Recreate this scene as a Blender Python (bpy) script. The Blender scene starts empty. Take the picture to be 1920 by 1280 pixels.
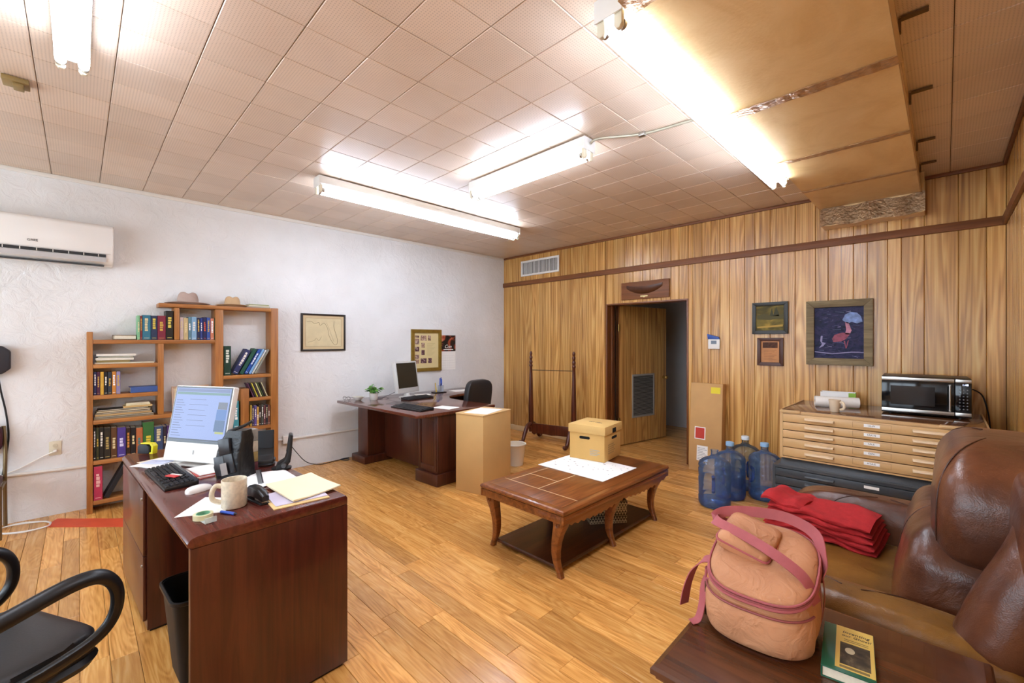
import bpy, bmesh, math, random
from mathutils import Vector, Matrix, Euler
random.seed(7)
R = math.radians
scn = bpy.context.scene
COL = scn.collection

# ------------------------------------------------------------------ camera, world, exposure
CAM_H = 1.478
cam_d = bpy.data.cameras.new('camera')
cam_d.sensor_width = 36.0
cam_d.lens = 813.0 / 1920.0 * 36.0
cam_d.clip_start = 0.05
cam = bpy.data.objects.new('camera', cam_d)
cam.location = (0, 0, CAM_H)
cam.rotation_euler = (R(90), 0, R(45))
COL.objects.link(cam)
scn.camera = cam

world = bpy.data.worlds.new('world')
scn.world = world
world.use_nodes = True
wbg = world.node_tree.nodes['Background']
wbg.inputs['Color'].default_value = (0.74, 0.87, 1.0, 1)
wbg.inputs['Strength'].default_value = 5.0

scn.view_settings.view_transform = 'Standard'
scn.view_settings.look = 'None'
scn.view_settings.exposure = 0.66
scn.view_settings.gamma = 1.0
scn.view_settings.use_curve_mapping = False
TUBE_STRENGTH = 24.0
XL, YB, XR, YF, HC = -5.38, 5.18, 0.34, -2.6, 2.90

# ------------------------------------------------------------------ materials
def lin(h):
    if not isinstance(h, str):
        return tuple(h)
    h = h.lstrip('#')
    c = [int(h[i:i + 2], 16) / 255 for i in (0, 2, 4)]
    return tuple(x / 12.92 if x <= .04045 else ((x + .055) / 1.055) ** 2.4 for x in c)

class NT:
    def __init__(s, name):
        s.m = bpy.data.materials.new(name)
        s.m.use_nodes = True
        s.t = s.m.node_tree
        s.b = s.t.nodes['Principled BSDF']
    def n(s, typ, **kw):
        x = s.t.nodes.new(typ)
        for k, v in kw.items():
            if k[0] == '_':
                k = k[1:]
                k = int(k) if k.isdigit() else k.replace('_', ' ')
                x.inputs[k].default_value = v
            else:
                setattr(x, k, v)
        return x
    def l(s, a, b):
        s.t.links.new(a, b)
    def ramp(s, stops):
        r = s.n('ShaderNodeValToRGB')
        e = r.color_ramp.elements
        while len(e) > 1: e.remove(e[-1])
        e[0].position = stops[0][0]; e[0].color = (*lin(stops[0][1]), 1)
        for p, c in stops[1:]:
            q = e.new(p); q.color = (*lin(c), 1)
        return r
    def bump(s, h, strength, dist=.01):
        b = s.n('ShaderNodeBump', _Strength=strength, _Distance=dist)
        s.l(h, b.inputs['Height']); s.l(b.outputs[0], s.b.inputs['Normal'])
        return b

MATS = {}
def mat(name, col, rough=.5, metal=0, var=0, vscale=8, bump=0, bscale=60, bdist=.004, emit=0, trans=0, ior=1.45, alpha=1, coat=0, spec=.5, ebase=None):
    if name in MATS: return MATS[name]
    t = NT(name); b = t.b
    c = lin(col)
    b.inputs['Base Color'].default_value = (*c, 1)
    b.inputs['Roughness'].default_value = rough
    b.inputs['Metallic'].default_value = metal
    b.inputs['IOR'].default_value = ior
    b.inputs['Specular IOR Level'].default_value = spec
    b.inputs['Transmission Weight'].default_value = trans
    b.inputs['Alpha'].default_value = alpha
    b.inputs['Coat Weight'].default_value = coat
    if emit:
        b.inputs['Emission Color'].default_value = (*c, 1)
        b.inputs['Emission Strength'].default_value = emit
        if ebase: b.inputs['Base Color'].default_value = (*lin(ebase), 1)
    if var or bump:
        tc = t.n('ShaderNodeTexCoord')
    if var:
        no = t.n('ShaderNodeTexNoise', _Scale=vscale, _Detail=5)
        t.l(tc.outputs['Object'], no.inputs['Vector'])
        lo = tuple(max(0, x * (1 - var)) for x in c); hi = tuple(min(1, x * (1 + var)) for x in c)
        r = t.ramp([(.3, lo), (.7, hi)])
        t.l(no.outputs['Fac'], r.inputs['Fac']); t.l(r.outputs['Color'], b.inputs['Base Color'])
    if bump:
        n2 = t.n('ShaderNodeTexNoise', _Scale=bscale, _Detail=4)
        t.l(tc.outputs['Object'], n2.inputs['Vector'])
        t.bump(n2.outputs['Fac'], bump, bdist)
    MATS[name] = t.m
    return t.m

def wood(name, stops, axis='x', across=16, along=1.2, rough=.35, pos=False, tone=0, bump=.05, dist=1.2, coat=0, rnd=True, spec=.5, rings=0):
    """stretched-noise wood grain along one axis; every object gets its own grain offset and tone"""
    t = NT(name)
    src = t.n('ShaderNodeNewGeometry').outputs['Position'] if pos else t.n('ShaderNodeTexCoord').outputs['Object']
    oi = t.n('ShaderNodeObjectInfo')
    at = t.n('ShaderNodeAttribute', attribute_name='tone')
    add = t.n('ShaderNodeMath', operation='ADD'); t.l(oi.outputs['Random'], add.inputs[0]); t.l(at.outputs['Fac'], add.inputs[1])
    fr = t.n('ShaderNodeMath', operation='FRACT'); t.l(add.outputs[0], fr.inputs[0])
    off = t.n('ShaderNodeVectorMath', operation='SCALE'); off.inputs[0].default_value = (37., 23., 51.)
    t.l(fr.outputs[0], off.inputs['Scale'])
    va = t.n('ShaderNodeVectorMath', operation='ADD'); t.l(src, va.inputs[0]); t.l(off.outputs[0], va.inputs[1])
    mp = t.n('ShaderNodeMapping')
    mp.inputs['Scale'].default_value = tuple(along if a == axis else across for a in 'xyz')
    t.l(va.outputs[0], mp.inputs['Vector'])
    n1 = t.n('ShaderNodeTexNoise', _Scale=1.0, _Detail=5, _Roughness=.6, _Distortion=dist)
    t.l(mp.outputs[0], n1.inputs['Vector'])
    fac = n1.outputs['Fac']
    if rings:
        mp2 = t.n('ShaderNodeMapping'); mp2.inputs['Scale'].default_value = tuple(along * .8 if a == axis else across * .35 for a in 'xyz')
        t.l(va.outputs[0], mp2.inputs['Vector'])
        n3 = t.n('ShaderNodeTexNoise', _Scale=1.0, _Detail=1.5, _Distortion=.4); t.l(mp2.outputs[0], n3.inputs['Vector'])
        mu = t.n('ShaderNodeMath', operation='MULTIPLY'); mu.inputs[1].default_value = 70; t.l(n3.outputs['Fac'], mu.inputs[0])
        si = t.n('ShaderNodeMath', operation='SINE'); t.l(mu.outputs[0], si.inputs[0])
        m2 = t.n('ShaderNodeMath', operation='MULTIPLY_ADD'); m2.inputs[1].default_value = rings; t.l(si.outputs[0], m2.inputs[0]); t.l(fac, m2.inputs[2])
        fac = m2.outputs[0]
    r = t.ramp(stops); t.l(fac, r.inputs['Fac'])
    colour = r.outputs['Color']
    if tone:
        mr = t.n('ShaderNodeMapRange'); mr.inputs['To Min'].default_value = 1 - tone; mr.inputs['To Max'].default_value = 1 + tone * .6
        t.l(fr.outputs[0], mr.inputs['Value'])
        sc = t.n('ShaderNodeVectorMath', operation='SCALE'); t.l(colour, sc.inputs[0]); t.l(mr.outputs[0], sc.inputs['Scale'])
        colour = sc.outputs[0]
    t.l(colour, t.b.inputs['Base Color'])
    t.b.inputs['Roughness'].default_value = rough
    t.b.inputs['Coat Weight'].default_value = coat
    t.b.inputs['Specular IOR Level'].default_value = spec
    if bump: t.bump(fac, bump, .004)
    MATS[name] = t.m
    return t.m

# ------------------------------------------------------------------ mesh builder
class MB:
    def __init__(s):
        s.v = []; s.f = []; s.m = []
    def add(s, vs, fs, mi=0, M=None):
        o = len(s.v)
        s.v += [tuple(M @ Vector(p)) if M is not None else tuple(p) for p in vs]
        s.f += [tuple(i + o for i in f) for f in fs]
        s.m += [mi] * len(fs)
        return s
    def box(s, lo, hi, mi=0, M=None):
        (a, b, c), (d, e, f) = lo, hi
        return s.add([(a, b, c), (d, b, c), (d, e, c), (a, e, c), (a, b, f), (d, b, f), (d, e, f), (a, e, f)],
                     [(3, 2, 1, 0), (4, 5, 6, 7), (0, 1, 5, 4), (1, 2, 6, 5), (2, 3, 7, 6), (3, 0, 4, 7)], mi, M)
    def cbox(s, c, size, mi=0, M=None):
        return s.box([c[i] - size[i] / 2 for i in range(3)], [c[i] + size[i] / 2 for i in range(3)], mi, M)
    def hexa(s, bot, top, mi=0, M=None):
        n = len(bot)
        return s.add(list(bot) + list(top), [tuple(range(n - 1, -1, -1)), tuple(range(n, 2 * n))] +
                     [(i, (i + 1) % n, n + (i + 1) % n, n + i) for i in range(n)], mi, M)
    def prism(s, poly, a, b, axis='z', mi=0, M=None):
        def P(p, h):
            return {'z': (p[0], p[1], h), 'y': (p[0], h, p[1]), 'x': (h, p[0], p[1])}[axis]
        return s.hexa([P(p, a) for p in poly], [P(p, b) for p in poly], mi, M)
    def loft(s, rings, mi=0, M=None, cap=True, closed=False):
        n = len(rings[0]); vs = [p for r in rings for p in r]; fs = []
        k = len(rings)
        for i in range(k if closed else k - 1):
            j = (i + 1) % k
            for a in range(n):
                b = (a + 1) % n
                fs.append((i * n + a, i * n + b, j * n + b, j * n + a))
        if cap and not closed:
            fs += [tuple(range(n - 1, -1, -1)), tuple((k - 1) * n + i for i in range(n))]
        return s.add(vs, fs, mi, M)
    def lathe(s, prof, n=24, c=(0, 0, 0), mi=0, M=None, cap=True):
        rings = [[(c[0] + r * math.cos(2 * math.pi * i / n), c[1] + r * math.sin(2 * math.pi * i / n), c[2] + z) for i in range(n)] for r, z in prof]
        return s.loft(rings, mi, M, cap)
    def tube(s, pts, r, n=8, mi=0, M=None, closed=False, squash=1):
        pts = [Vector(p) for p in pts]; k = len(pts); rings = []
        prev = None
        for i, p in enumerate(pts):
            a = pts[i - 1] if (i > 0 or closed) else p
            b = pts[(i + 1) % k] if (i < k - 1 or closed) else p
            t = (b - a).normalized()
            if prev is None:
                u = t.orthogonal().normalized()
                if abs(t.z) < .95: u = t.cross(Vector((0, 0, 1))).normalized()
            else:
                u = (prev - t * prev.dot(t)).normalized()
            prev = u; w = t.cross(u)
            rr = r[i] if isinstance(r, (list, tuple)) else r
            rings.append([tuple(p + u * rr * math.cos(2 * math.pi * j / n) + w * rr * squash * math.sin(2 * math.pi * j / n)) for j in range(n)])
        return s.loft(rings, mi, M, closed=closed)
    def ribbon(s, pts, wdir, w, t=.002, mi=0, M=None):
        pts = [Vector(p) for p in pts]; rings = []
        for i, p in enumerate(pts):
            a = pts[max(i - 1, 0)]; b = pts[min(i + 1, len(pts) - 1)]
            tg = (b - a).normalized()
            wd = Vector(wdir[i] if isinstance(wdir[0], (tuple, list, Vector)) else wdir)
            wd = (wd - tg * wd.dot(tg)).normalized(); nn = tg.cross(wd)
            ww = w[i] if isinstance(w, (list, tuple)) else w
            rings.append([tuple(p + wd * ww / 2 * x + nn * t / 2 * y) for x, y in ((-1, -1), (1, -1), (1, 1), (-1, 1))])
        return s.loft(rings, mi, M)
    def sup(s, c, h, e1=.4, e2=.4, nu=32, nv=18, mi=0, M=None, disp=None):
        def sp(x, e): return math.copysign(abs(x) ** e, x)
        rings = []
        for j in range(1, nv):
            la = -math.pi / 2 + math.pi * j / nv; ring = []
            for i in range(nu):
                lo = 2 * math.pi * i / nu
                x = sp(math.cos(la), e1) * sp(math.cos(lo), e2); y = sp(math.cos(la), e1) * sp(math.sin(lo), e2); z = sp(math.sin(la), e1)
                if disp: x, y, z = disp(x, y, z)
                ring.append((c[0] + x * h[0], c[1] + y * h[1], c[2] + z * h[2]))
            rings.append(ring)
        return s.loft(rings, mi, M)
    def grid(s, fn, nu, nv, thick=0, mi=0, M=None):
        """sheet fn(u,v)->point with real thickness downwards"""
        top = [[Vector(fn(i / nu, j / nv)) for i in range(nu + 1)] for j in range(nv + 1)]
        vs = [tuple(p) for r in top for p in r]; k = len(vs)
        vs += [(p[0], p[1], p[2] - thick) for p in vs]
        w = nu + 1; fs = []
        for j in range(nv):
            for i in range(nu):
                a = j * w + i
                fs.append((a, a + 1, a + w + 1, a + w)); fs.append((k + a, k + a + w, k + a + w + 1, k + a + 1))
        edge = [i for i in range(w)] + [j * w + nu for j in range(1, nv + 1)] + [nv * w + i for i in range(nu - 1, -1, -1)] + [j * w for j in range(nv - 1, 0, -1)]
        for a, b in zip(edge, edge[1:] + edge[:1]): fs.append((a, k + a, k + b, b))
        return s.add(vs, fs, mi, M)
    def mesh(s, name, mats, bevel=0, seg=2, smooth=None, recalc=True):
        me = bpy.data.meshes.new(name)
        me.from_pydata(s.v, [], s.f)
        ml = mats if isinstance(mats, (list, tuple)) else [mats]
        for m in ml: me.materials.append(m)
        me.polygons.foreach_set('material_index', s.m)
        if recalc or bevel:
            bm = bmesh.new(); bm.from_mesh(me)
            if recalc: bmesh.ops.recalc_face_normals(bm, faces=bm.faces)
            if bevel:
                ed = [e for e in bm.edges if len(e.link_faces) == 2 and e.calc_face_angle(0) > R(35)]
                bmesh.ops.bevel(bm, geom=ed, offset=bevel, segments=seg, profile=.5, affect='EDGES', clamp_overlap=True)
            bm.to_mesh(me); bm.free()
        if smooth is None: smooth = bool(bevel)
        if smooth:
            me.polygons.foreach_set('use_smooth', [True] * len(me.polygons))
            try: me.set_sharp_from_angle(angle=R(40))
            except Exception: pass
        me.update()
        return me
    def build(s, name, mats, parent=None, bevel=0, seg=2, smooth=None, loc=None, rot=None, label=None):
        return link(name, s.mesh(name, mats, bevel, seg, smooth), parent, loc, rot, label)

def link(name, me, parent=None, loc=None, rot=None, label=None):
    o = bpy.data.objects.new(name, me)
    COL.objects.link(o)
    if parent: o.parent = parent
    if loc: o.location = loc
    if rot: o.rotation_euler = rot
    if label: o['label'] = label
    return o
def tag(o, label, cat, group=None):
    o['label'] = label; o['category'] = cat
    if group: o['group'] = group
    return o
def thing(name, label, cat, loc=(0, 0, 0), rz=0, group=None, rot=None):
    o = bpy.data.objects.new(name, None)
    o.empty_display_size = .1
    COL.objects.link(o)
    o.location = loc; o.rotation_euler = rot if rot else (0, 0, R(rz))
    return tag(o, label, cat, group)
def struct(o):
    o['kind'] = 'structure'
    return o
def rr(hx, hy, r, z=0, n=6, c=(0, 0)):
    """rounded rectangle outline"""
    out = []
    for sx, sy, a0 in ((1, 1, 0), (-1, 1, 90), (-1, -1, 180), (1, -1, 270)):
        for i in range(n + 1):
            a = R(a0 + 90 * i / n)
            out.append((c[0] + sx * (hx - r) + r * math.cos(a), c[1] + sy * (hy - r) + r * math.sin(a), z))
    return out
def text(name, s, size, parent, loc, rot, m, ext=.0004, align='CENTER', sx=1, shear=0):
    cu = bpy.data.curves.new(name, 'FONT')
    cu.body = s; cu.size = size; cu.extrude = ext; cu.align_x = align; cu.align_y = 'CENTER'; cu.shear = shear; cu.resolution_u = 3
    tmp = bpy.data.objects.new(name + '_curve', cu)
    COL.objects.link(tmp)
    dg = bpy.context.evaluated_depsgraph_get()
    me = bpy.data.meshes.new_from_object(tmp.evaluated_get(dg))
    bpy.data.objects.remove(tmp)
    me.materials.clear(); me.materials.append(m)
    o = link(name, me, parent, loc, rot)
    o.scale = (sx, 1, 1)
    return o
def rotM(rx=0, ry=0, rz=0, loc=(0, 0, 0)):
    return Matrix.Translation(loc) @ Euler((R(rx), R(ry), R(rz))).to_matrix().to_4x4()
def bez(pts, n=10):
    """smooth curve through points (Catmull-Rom)"""
    P = [Vector(p) for p in pts]; out = []
    for i in range(len(P) - 1):
        p0 = P[max(i - 1, 0)]; p1 = P[i]; p2 = P[i + 1]; p3 = P[min(i + 2, len(P) - 1)]
        for k in range(n):
            t = k / n
            out.append(.5 * ((2 * p1) + (p2 - p0) * t + (2 * p0 - 5 * p1 + 4 * p2 - p3) * t * t + (3 * p1 - p0 - 3 * p2 + p3) * t ** 3))
    out.append(P[-1])
    return out
ORD = ['first', 'second', 'third', 'fourth', 'fifth', 'sixth', 'seventh', 'eighth', 'ninth', 'tenth', 'eleventh', 'twelfth', 'thirteenth', 'fourteenth']

# shared materials
M_white = mat('white_paint', '#e9e6df', .5)
M_black = mat('black_plastic', '#151517', .42)
M_blackgloss = mat('black_gloss', '#0c0c0e', .08)
M_dark = mat('dark_void', '#0a0807', .9)
M_paper = mat('white_paper', '#f4f3ef', .7, var=.02, vscale=4)
M_cream = mat('cream_paper', '#efe3c0', .7, var=.03, vscale=6)
M_manila = mat('manila_card', '#dfbf85', .7, var=.05, vscale=6)
M_steel = mat('brushed_steel', '#b9b6b0', .3, metal=1)
M_brass = mat('old_brass', '#a8864a', .35, metal=1)
M_ivory = mat('ivory_plastic', '#d8d0b8', .45)
M_ink = mat('dark_ink', '#26242a', .6)
M_cardboard = mat('brown_cardboard', '#c69a63', .75, var=.06, vscale=5, bump=.05, bscale=120)
M_card2 = mat('pale_cardboard', '#cfa96e', .75, var=.05, vscale=4)
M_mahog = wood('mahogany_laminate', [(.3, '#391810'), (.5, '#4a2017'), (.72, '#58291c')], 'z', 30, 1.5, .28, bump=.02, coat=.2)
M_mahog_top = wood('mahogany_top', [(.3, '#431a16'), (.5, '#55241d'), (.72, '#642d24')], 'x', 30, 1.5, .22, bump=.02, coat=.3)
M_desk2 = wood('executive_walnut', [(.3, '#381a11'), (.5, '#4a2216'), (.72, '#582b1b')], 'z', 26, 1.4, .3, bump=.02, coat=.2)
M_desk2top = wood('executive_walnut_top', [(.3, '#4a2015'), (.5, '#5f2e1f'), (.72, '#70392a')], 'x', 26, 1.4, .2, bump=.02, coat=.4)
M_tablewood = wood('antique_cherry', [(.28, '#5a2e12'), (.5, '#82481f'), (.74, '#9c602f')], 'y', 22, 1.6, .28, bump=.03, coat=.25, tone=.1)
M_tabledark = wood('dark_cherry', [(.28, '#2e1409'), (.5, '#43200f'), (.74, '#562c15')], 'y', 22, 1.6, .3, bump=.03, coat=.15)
M_endwood = wood('end_table_cherry', [(.28, '#3a1d0e'), (.5, '#522d17'), (.74, '#663b20')], 'x', 18, 1.2, .25, bump=.03, coat=.3)
M_pine = wood('stained_pine', [(.25, '#875025'), (.5, '#a86c33'), (.75, '#be8446')], 'z', 26, 1.2, .45, bump=.05, tone=.08)
M_pine_y = wood('stained_pine_shelf', [(.25, '#875025'), (.5, '#a86c33'), (.75, '#be8446')], 'y', 26, 1.2, .45, bump=.05, tone=.08)
M_trim = wood('dark_trim_wood', [(.25, '#5c3112'), (.5, '#78451d'), (.75, '#8b5528')], 'x', 20, 1, .55, bump=.04, pos=True)
M_trim_z = wood('dark_trim_wood_upright', [(.25, '#5d3012'), (.5, '#77431c'), (.75, '#8a5227')], 'z', 20, 1, .35, bump=.04, pos=True)
# ================================================================== SETTING
# ---- floor of individual hardwood planks
M_plank = wood('oak_floor_plank', [(.2, '#a56d30'), (.42, '#cf914a'), (.6, '#e2a75c'), (.82, '#efbe7a')], 'x', 34, 2.0, .2, pos=True, tone=.24, bump=.02, dist=1.2, coat=0, rings=.07)
M_sub = mat('floor_gap', '#4a2c12', .8)
fl = struct(MB().box((XL - .2, YF, -.12), (XR + .1, 7.5, -.013)).build('floor', M_sub))
pm = MB()
CH = .0012
pm.hexa([(-.5, -.5, -.012), (.5, -.5, -.012), (.5, .5, -.012), (-.5, .5, -.012)], [(-.5, -.5, -.0015), (.5, -.5, -.0015), (.5, .5, -.0015), (-.5, .5, -.0015)])
pm.hexa([(-.5, -.5, -.0015), (.5, -.5, -.0015), (.5, .5, -.0015), (-.5, .5, -.0015)], [(-.499, -.488, 0), (.499, -.488, 0), (.499, .488, 0), (-.499, .488, 0)])
plank_me = pm.mesh('plank', M_plank)
def cam_score(x, y, z, area, nz):
    d = (-x + y) * math.sqrt(.5); r = (x + y) * math.sqrt(.5)
    if d < .6: return 0
    u, v = r / d, (z - CAM_H) / d
    if abs(u) > 1.3 or abs(v) > .9: return 0
    return area * abs(z - CAM_H) / d ** 3
planks = []
y = YF
while y < 7.4:
    w = random.choice([.083, .1, .1, .1, .118, .135])
    x = XL + .002
    first = True
    xe = XR if y < YB else -1.3
    if y > YB: x = -3.6
    while x < xe - .05:
        L = random.uniform(.55, 1.5)
        if first: L *= random.uniform(.3, 1); first = False
        if x + L > xe - .3: L = xe - x
        planks.append((x + L / 2, y + w / 2, L - .0015, w - .0015))
        x += L
    y += w
planks.sort(key=lambda p: -cam_score(p[0], p[1], 0, p[2] * p[3], 1))
for p in planks[:300]:
    o = link('plank', plank_me, fl, (p[0], p[1], 0)); o.scale = (p[2], p[3], 1)
sb = MB(); tones = []
for p in planks[300:]:
    sb.box((p[0] - p[2] / 2, p[1] - p[3] / 2, -.012), (p[0] + p[2] / 2, p[1] + p[3] / 2, 0)); tones += [random.random()] * 6
o = sb.build('far_planks', M_plank, fl); o['kind'] = 'stuff'
a = o.data.attributes.new('tone', 'FLOAT', 'FACE'); a.data.foreach_set('value', tones)

# ---- ceiling of perforated tiles
t = NT('perforated_ceiling_tile')
gp = t.n('ShaderNodeNewGeometry')
sc = t.n('ShaderNodeVectorMath', operation='SCALE'); sc.inputs['Scale'].default_value = 1 / .0135; t.l(gp.outputs['Position'], sc.inputs[0])
frv = t.n('ShaderNodeVectorMath', operation='FRACTION'); t.l(sc.outputs[0], frv.inputs[0])
sub = t.n('ShaderNodeVectorMath', operation='SUBTRACT'); sub.inputs[1].default_value = (.5, .5, .5); t.l(frv.outputs[0], sub.inputs[0])
mulz = t.n('ShaderNodeVectorMath', operation='MULTIPLY'); mulz.inputs[1].default_value = (1, 1, 0); t.l(sub.outputs[0], mulz.inputs[0])
ln = t.n('ShaderNodeVectorMath', operation='LENGTH'); t.l(mulz.outputs[0], ln.inputs[0])
dots = t.n('ShaderNodeMapRange'); dots.inputs['From Min'].default_value = .16; dots.inputs['From Max'].default_value = .3
dots.inputs['To Min'].default_value = .72; dots.inputs['To Max'].default_value = 1
t.l(ln.outputs['Value'], dots.inputs['Value'])
st = t.n('ShaderNodeTexNoise', _Scale=1.1, _Detail=4, _Roughness=.6); t.l(gp.outputs['Position'], st.inputs['Vector'])
sr = t.ramp([(.3, '#d0b9a3'), (.55, '#dac5b0'), (.75, '#e2d0be')]); t.l(st.outputs['Fac'], sr.inputs['Fac'])
oi = t.n('ShaderNodeObjectInfo'); mr = t.n('ShaderNodeMapRange'); mr.inputs['To Min'].default_value = .93; mr.inputs['To Max'].default_value = 1.05
t.l(oi.outputs['Random'], mr.inputs['Value'])
mm = t.n('ShaderNodeMath', operation='MULTIPLY'); t.l(dots.outputs[0], mm.inputs[0]); t.l(mr.outputs[0], mm.inputs[1])
s2 = t.n('ShaderNodeVectorMath', operation='SCALE'); t.l(sr.outputs['Color'], s2.inputs[0]); t.l(mm.outputs[0], s2.inputs['Scale'])
t.l(s2.outputs[0], t.b.inputs['Base Color']); t.b.inputs['Roughness'].default_value = .33
M_tile = t.m
ce = struct(MB().box((XL - .2, YF, HC + .012), (XR + .1, YB + .2, HC + .12)).build('ceiling', mat('ceiling_joint', '#5d4936', .8)))
tp = .296
tiles = []
ix0 = -2.045; iy0 = .135
for i in range(-13, 10):
    for j in range(-11, 19):
        x0 = max(ix0 + i * tp, XL); x1 = min(ix0 + (i + 1) * tp, XR)
        y0 = max(iy0 + j * tp, YF); y1 = min(iy0 + (j + 1) * tp, YB)
        if x1 - x0 < .02 or y1 - y0 < .02: continue
        tiles.append(((x0 + x1) / 2, (y0 + y1) / 2, x1 - x0 - .003, y1 - y0 - .003))
tm = MB()
tm.hexa([(-.49, -.49, 0), (.49, -.49, 0), (.49, .49, 0), (-.49, .49, 0)], [(-.5, -.5, .003), (.5, -.5, .003), (.5, .5, .003), (-.5, .5, .003)])
tm.box((-.5, -.5, .003), (.5, .5, .0115))
tile_me = tm.mesh('tile', M_tile)
tiles.sort(key=lambda p: -cam_score(p[0], p[1], HC, p[2] * p[3], 1))
for p in tiles[:300]:
    o = link('tile', tile_me, ce, (p[0], p[1], HC + random.uniform(-.0012, .0008))); o.scale = (p[2], p[3], 1)
sb = MB()
for p in tiles[300:]:
    sb.box((p[0] - p[2] / 2, p[1] - p[3] / 2, HC), (p[0] + p[2] / 2, p[1] + p[3] / 2, HC + .011))
o = sb.build('far_tiles', M_tile, ce); o['kind'] = 'stuff'

# ---- white plaster wall
t = NT('white_stucco')
gp = t.n('ShaderNodeNewGeometry')
n1 = t.n('ShaderNodeTexNoise', _Scale=9, _Detail=5, _Roughness=.62, _Distortion=.8); t.l(gp.outputs['Position'], n1.inputs['Vector'])
n2 = t.n('ShaderNodeTexNoise', _Scale=1.3, _Detail=3); t.l(gp.outputs['Position'], n2.inputs['Vector'])
r = t.ramp([(.3, '#dcdcdb'), (.6, '#e7e8e8'), (.8, '#eeefef')]); t.l(n2.outputs['Fac'], r.inputs['Fac'])
t.l(r.outputs['Color'], t.b.inputs['Base Color']); t.b.inputs['Roughness'].default_value = .42
t.bump(n1.outputs['Fac'], .7, .02)
M_stucco = t.m
struct(MB().box((XL - .2, YF, -.013), (XL, YB + .2, HC + .012)).build('wall_left', M_stucco))
# picture-rail strip where ceiling meets the white wall
struct(MB().box((XL, YF, HC - .035), (XL + .018, YB, HC)).build('trim_1', mat('white_strip', '#e2ded6', .5), bevel=.004))
# ---- wood panelled back wall
M_panel = wood('wood_panelling', [(.16, '#87592a'), (.38, '#b27e40'), (.55, '#cc9954'), (.7, '#d9ab64'), (.88, '#eac480')], 'z', 24, .42, .26, pos=True, tone=.13, bump=.02, dist=1.3, rings=.12)
M_groove = mat('panel_groove', '#2c1a0b', .8)
DX0, DX1, DZ = -3.336, -2.185, 1.995
g = MB()
g.box((XL - .2, YB + .009, -.013), (DX0, YB + .2, HC + .012)); g.box((DX1, YB + .009, -.013), (XR + .2, YB + .2, HC + .012)); g.box((DX0, YB + .009, DZ), (DX1, YB + .2, HC + .012))
wb = struct(g.build('wall_back', M_groove))
px = [962, 978, 997, 1010, 1022, 1038, 1050, 1070, 1091, 1103, 1116, 1135, 1150, 1171, 1187, 1205, 1219, 1240, 1258, 1273, 1298, 1316, 1333, 1350, 1368, 1396, 1415, 1444, 1491, 1529, 1553, 1600, 1626, 1664, 1690, 1733, 1797, 1850]
def wall_x(p):
    u = (p - 960) / 813.
    return YB * (u - 1) / (u + 1)
gx = [XL] + [wall_x(p) for p in px] + [XR]
def pboard(parent, lo, hi, axis):
    m = MB(); c = .004
    if axis == 'x':
        m.hexa([(lo[0], YB + .009, lo[1]), (hi[0], YB + .009, lo[1]), (hi[0], YB + .009, hi[1]), (lo[0], YB + .009, hi[1])],
               [(lo[0] + c, YB, lo[1]), (hi[0] - c, YB, lo[1]), (hi[0] - c, YB, hi[1]), (lo[0] + c, YB, hi[1])])
    else:
        m.hexa([(XR + .009, lo[0], lo[1]), (XR + .009, hi[0], lo[1]), (XR + .009, hi[0], hi[1]), (XR + .009, lo[0], hi[1])],
               [(XR, lo[0] + c, lo[1]), (XR, hi[0] - c, lo[1]), (XR, hi[0] - c, hi[1]), (XR, lo[0] + c, hi[1])])
    return m.build('wood_board', M_panel, parent)
for x0, x1 in zip(gx, gx[1:]):
    segs = [(x0, x1, 0)]
    if x1 > DX0 and x0 < DX1:
        segs = []
        if x0 < DX0: segs.append((x0, DX0, 0))
        segs.append((max(x0, DX0), min(x1, DX1), DZ))
        if x1 > DX1: segs.append((DX1, x1, 0))
    for s0, s1, z0 in segs:
        if s1 - s0 > .012: pboard(wb, (s0, z0), (s1, HC), 'x')
# ---- right wall, same panelling
wr = struct(MB().box((XR + .009, YF, -.013), (XR + .2, YB + .2, HC + .012)).build('wall_right', M_groove))
y = YB
ws = [.06, .1, .16, .08, .13, .1, .2, .07, .15, .11]
k = 0
while y > 1.0:
    w = ws[k % 10]; k += 1
    pboard(wr, (y - w, 0), (y, HC), 'y'); y -= w
m = MB().box((XR, YF, 0), (XR + .009, y, HC)); m.build('plain_panel', M_panel, wr)
# ---- front wall behind the camera, with unseen window openings added to let in daylight
g = MB()
g.box((XL - .2, YF - .2, -.013), (XR + .2, YF, .75)); g.box((XL - .2, YF - .2, 2.45), (XR + .2, YF, HC + .012))
g.box((XL - .2, YF - .2, .75), (XL + .4, YF, 2.45)); g.box((XR - .3, YF - .2, .75), (XR + .2, YF, 2.45)); g.box((-2.7, YF - .2, .75), (-2.5, YF, 2.45))
struct(g.build('wall_front', M_stucco))
for k, (a, b) in enumerate(((XL + .4, -2.7), (-2.5, XR - .3))):
    m = MB()
    m.box((a, YF - .14, .75), (b, YF - .06, .81)); m.box((a, YF - .14, 2.39), (b, YF - .06, 2.45)); m.box((a, YF - .14, .81), (a + .06, YF - .06, 2.39)); m.box((b - .06, YF - .14, .81), (b, YF - .06, 2.39))
    m.box(((a + b) / 2 - .03, YF - .14, .81), ((a + b) / 2 + .03, YF - .06, 2.39))
    struct(m.build('added_window_%d' % (k + 1), M_white))
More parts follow.
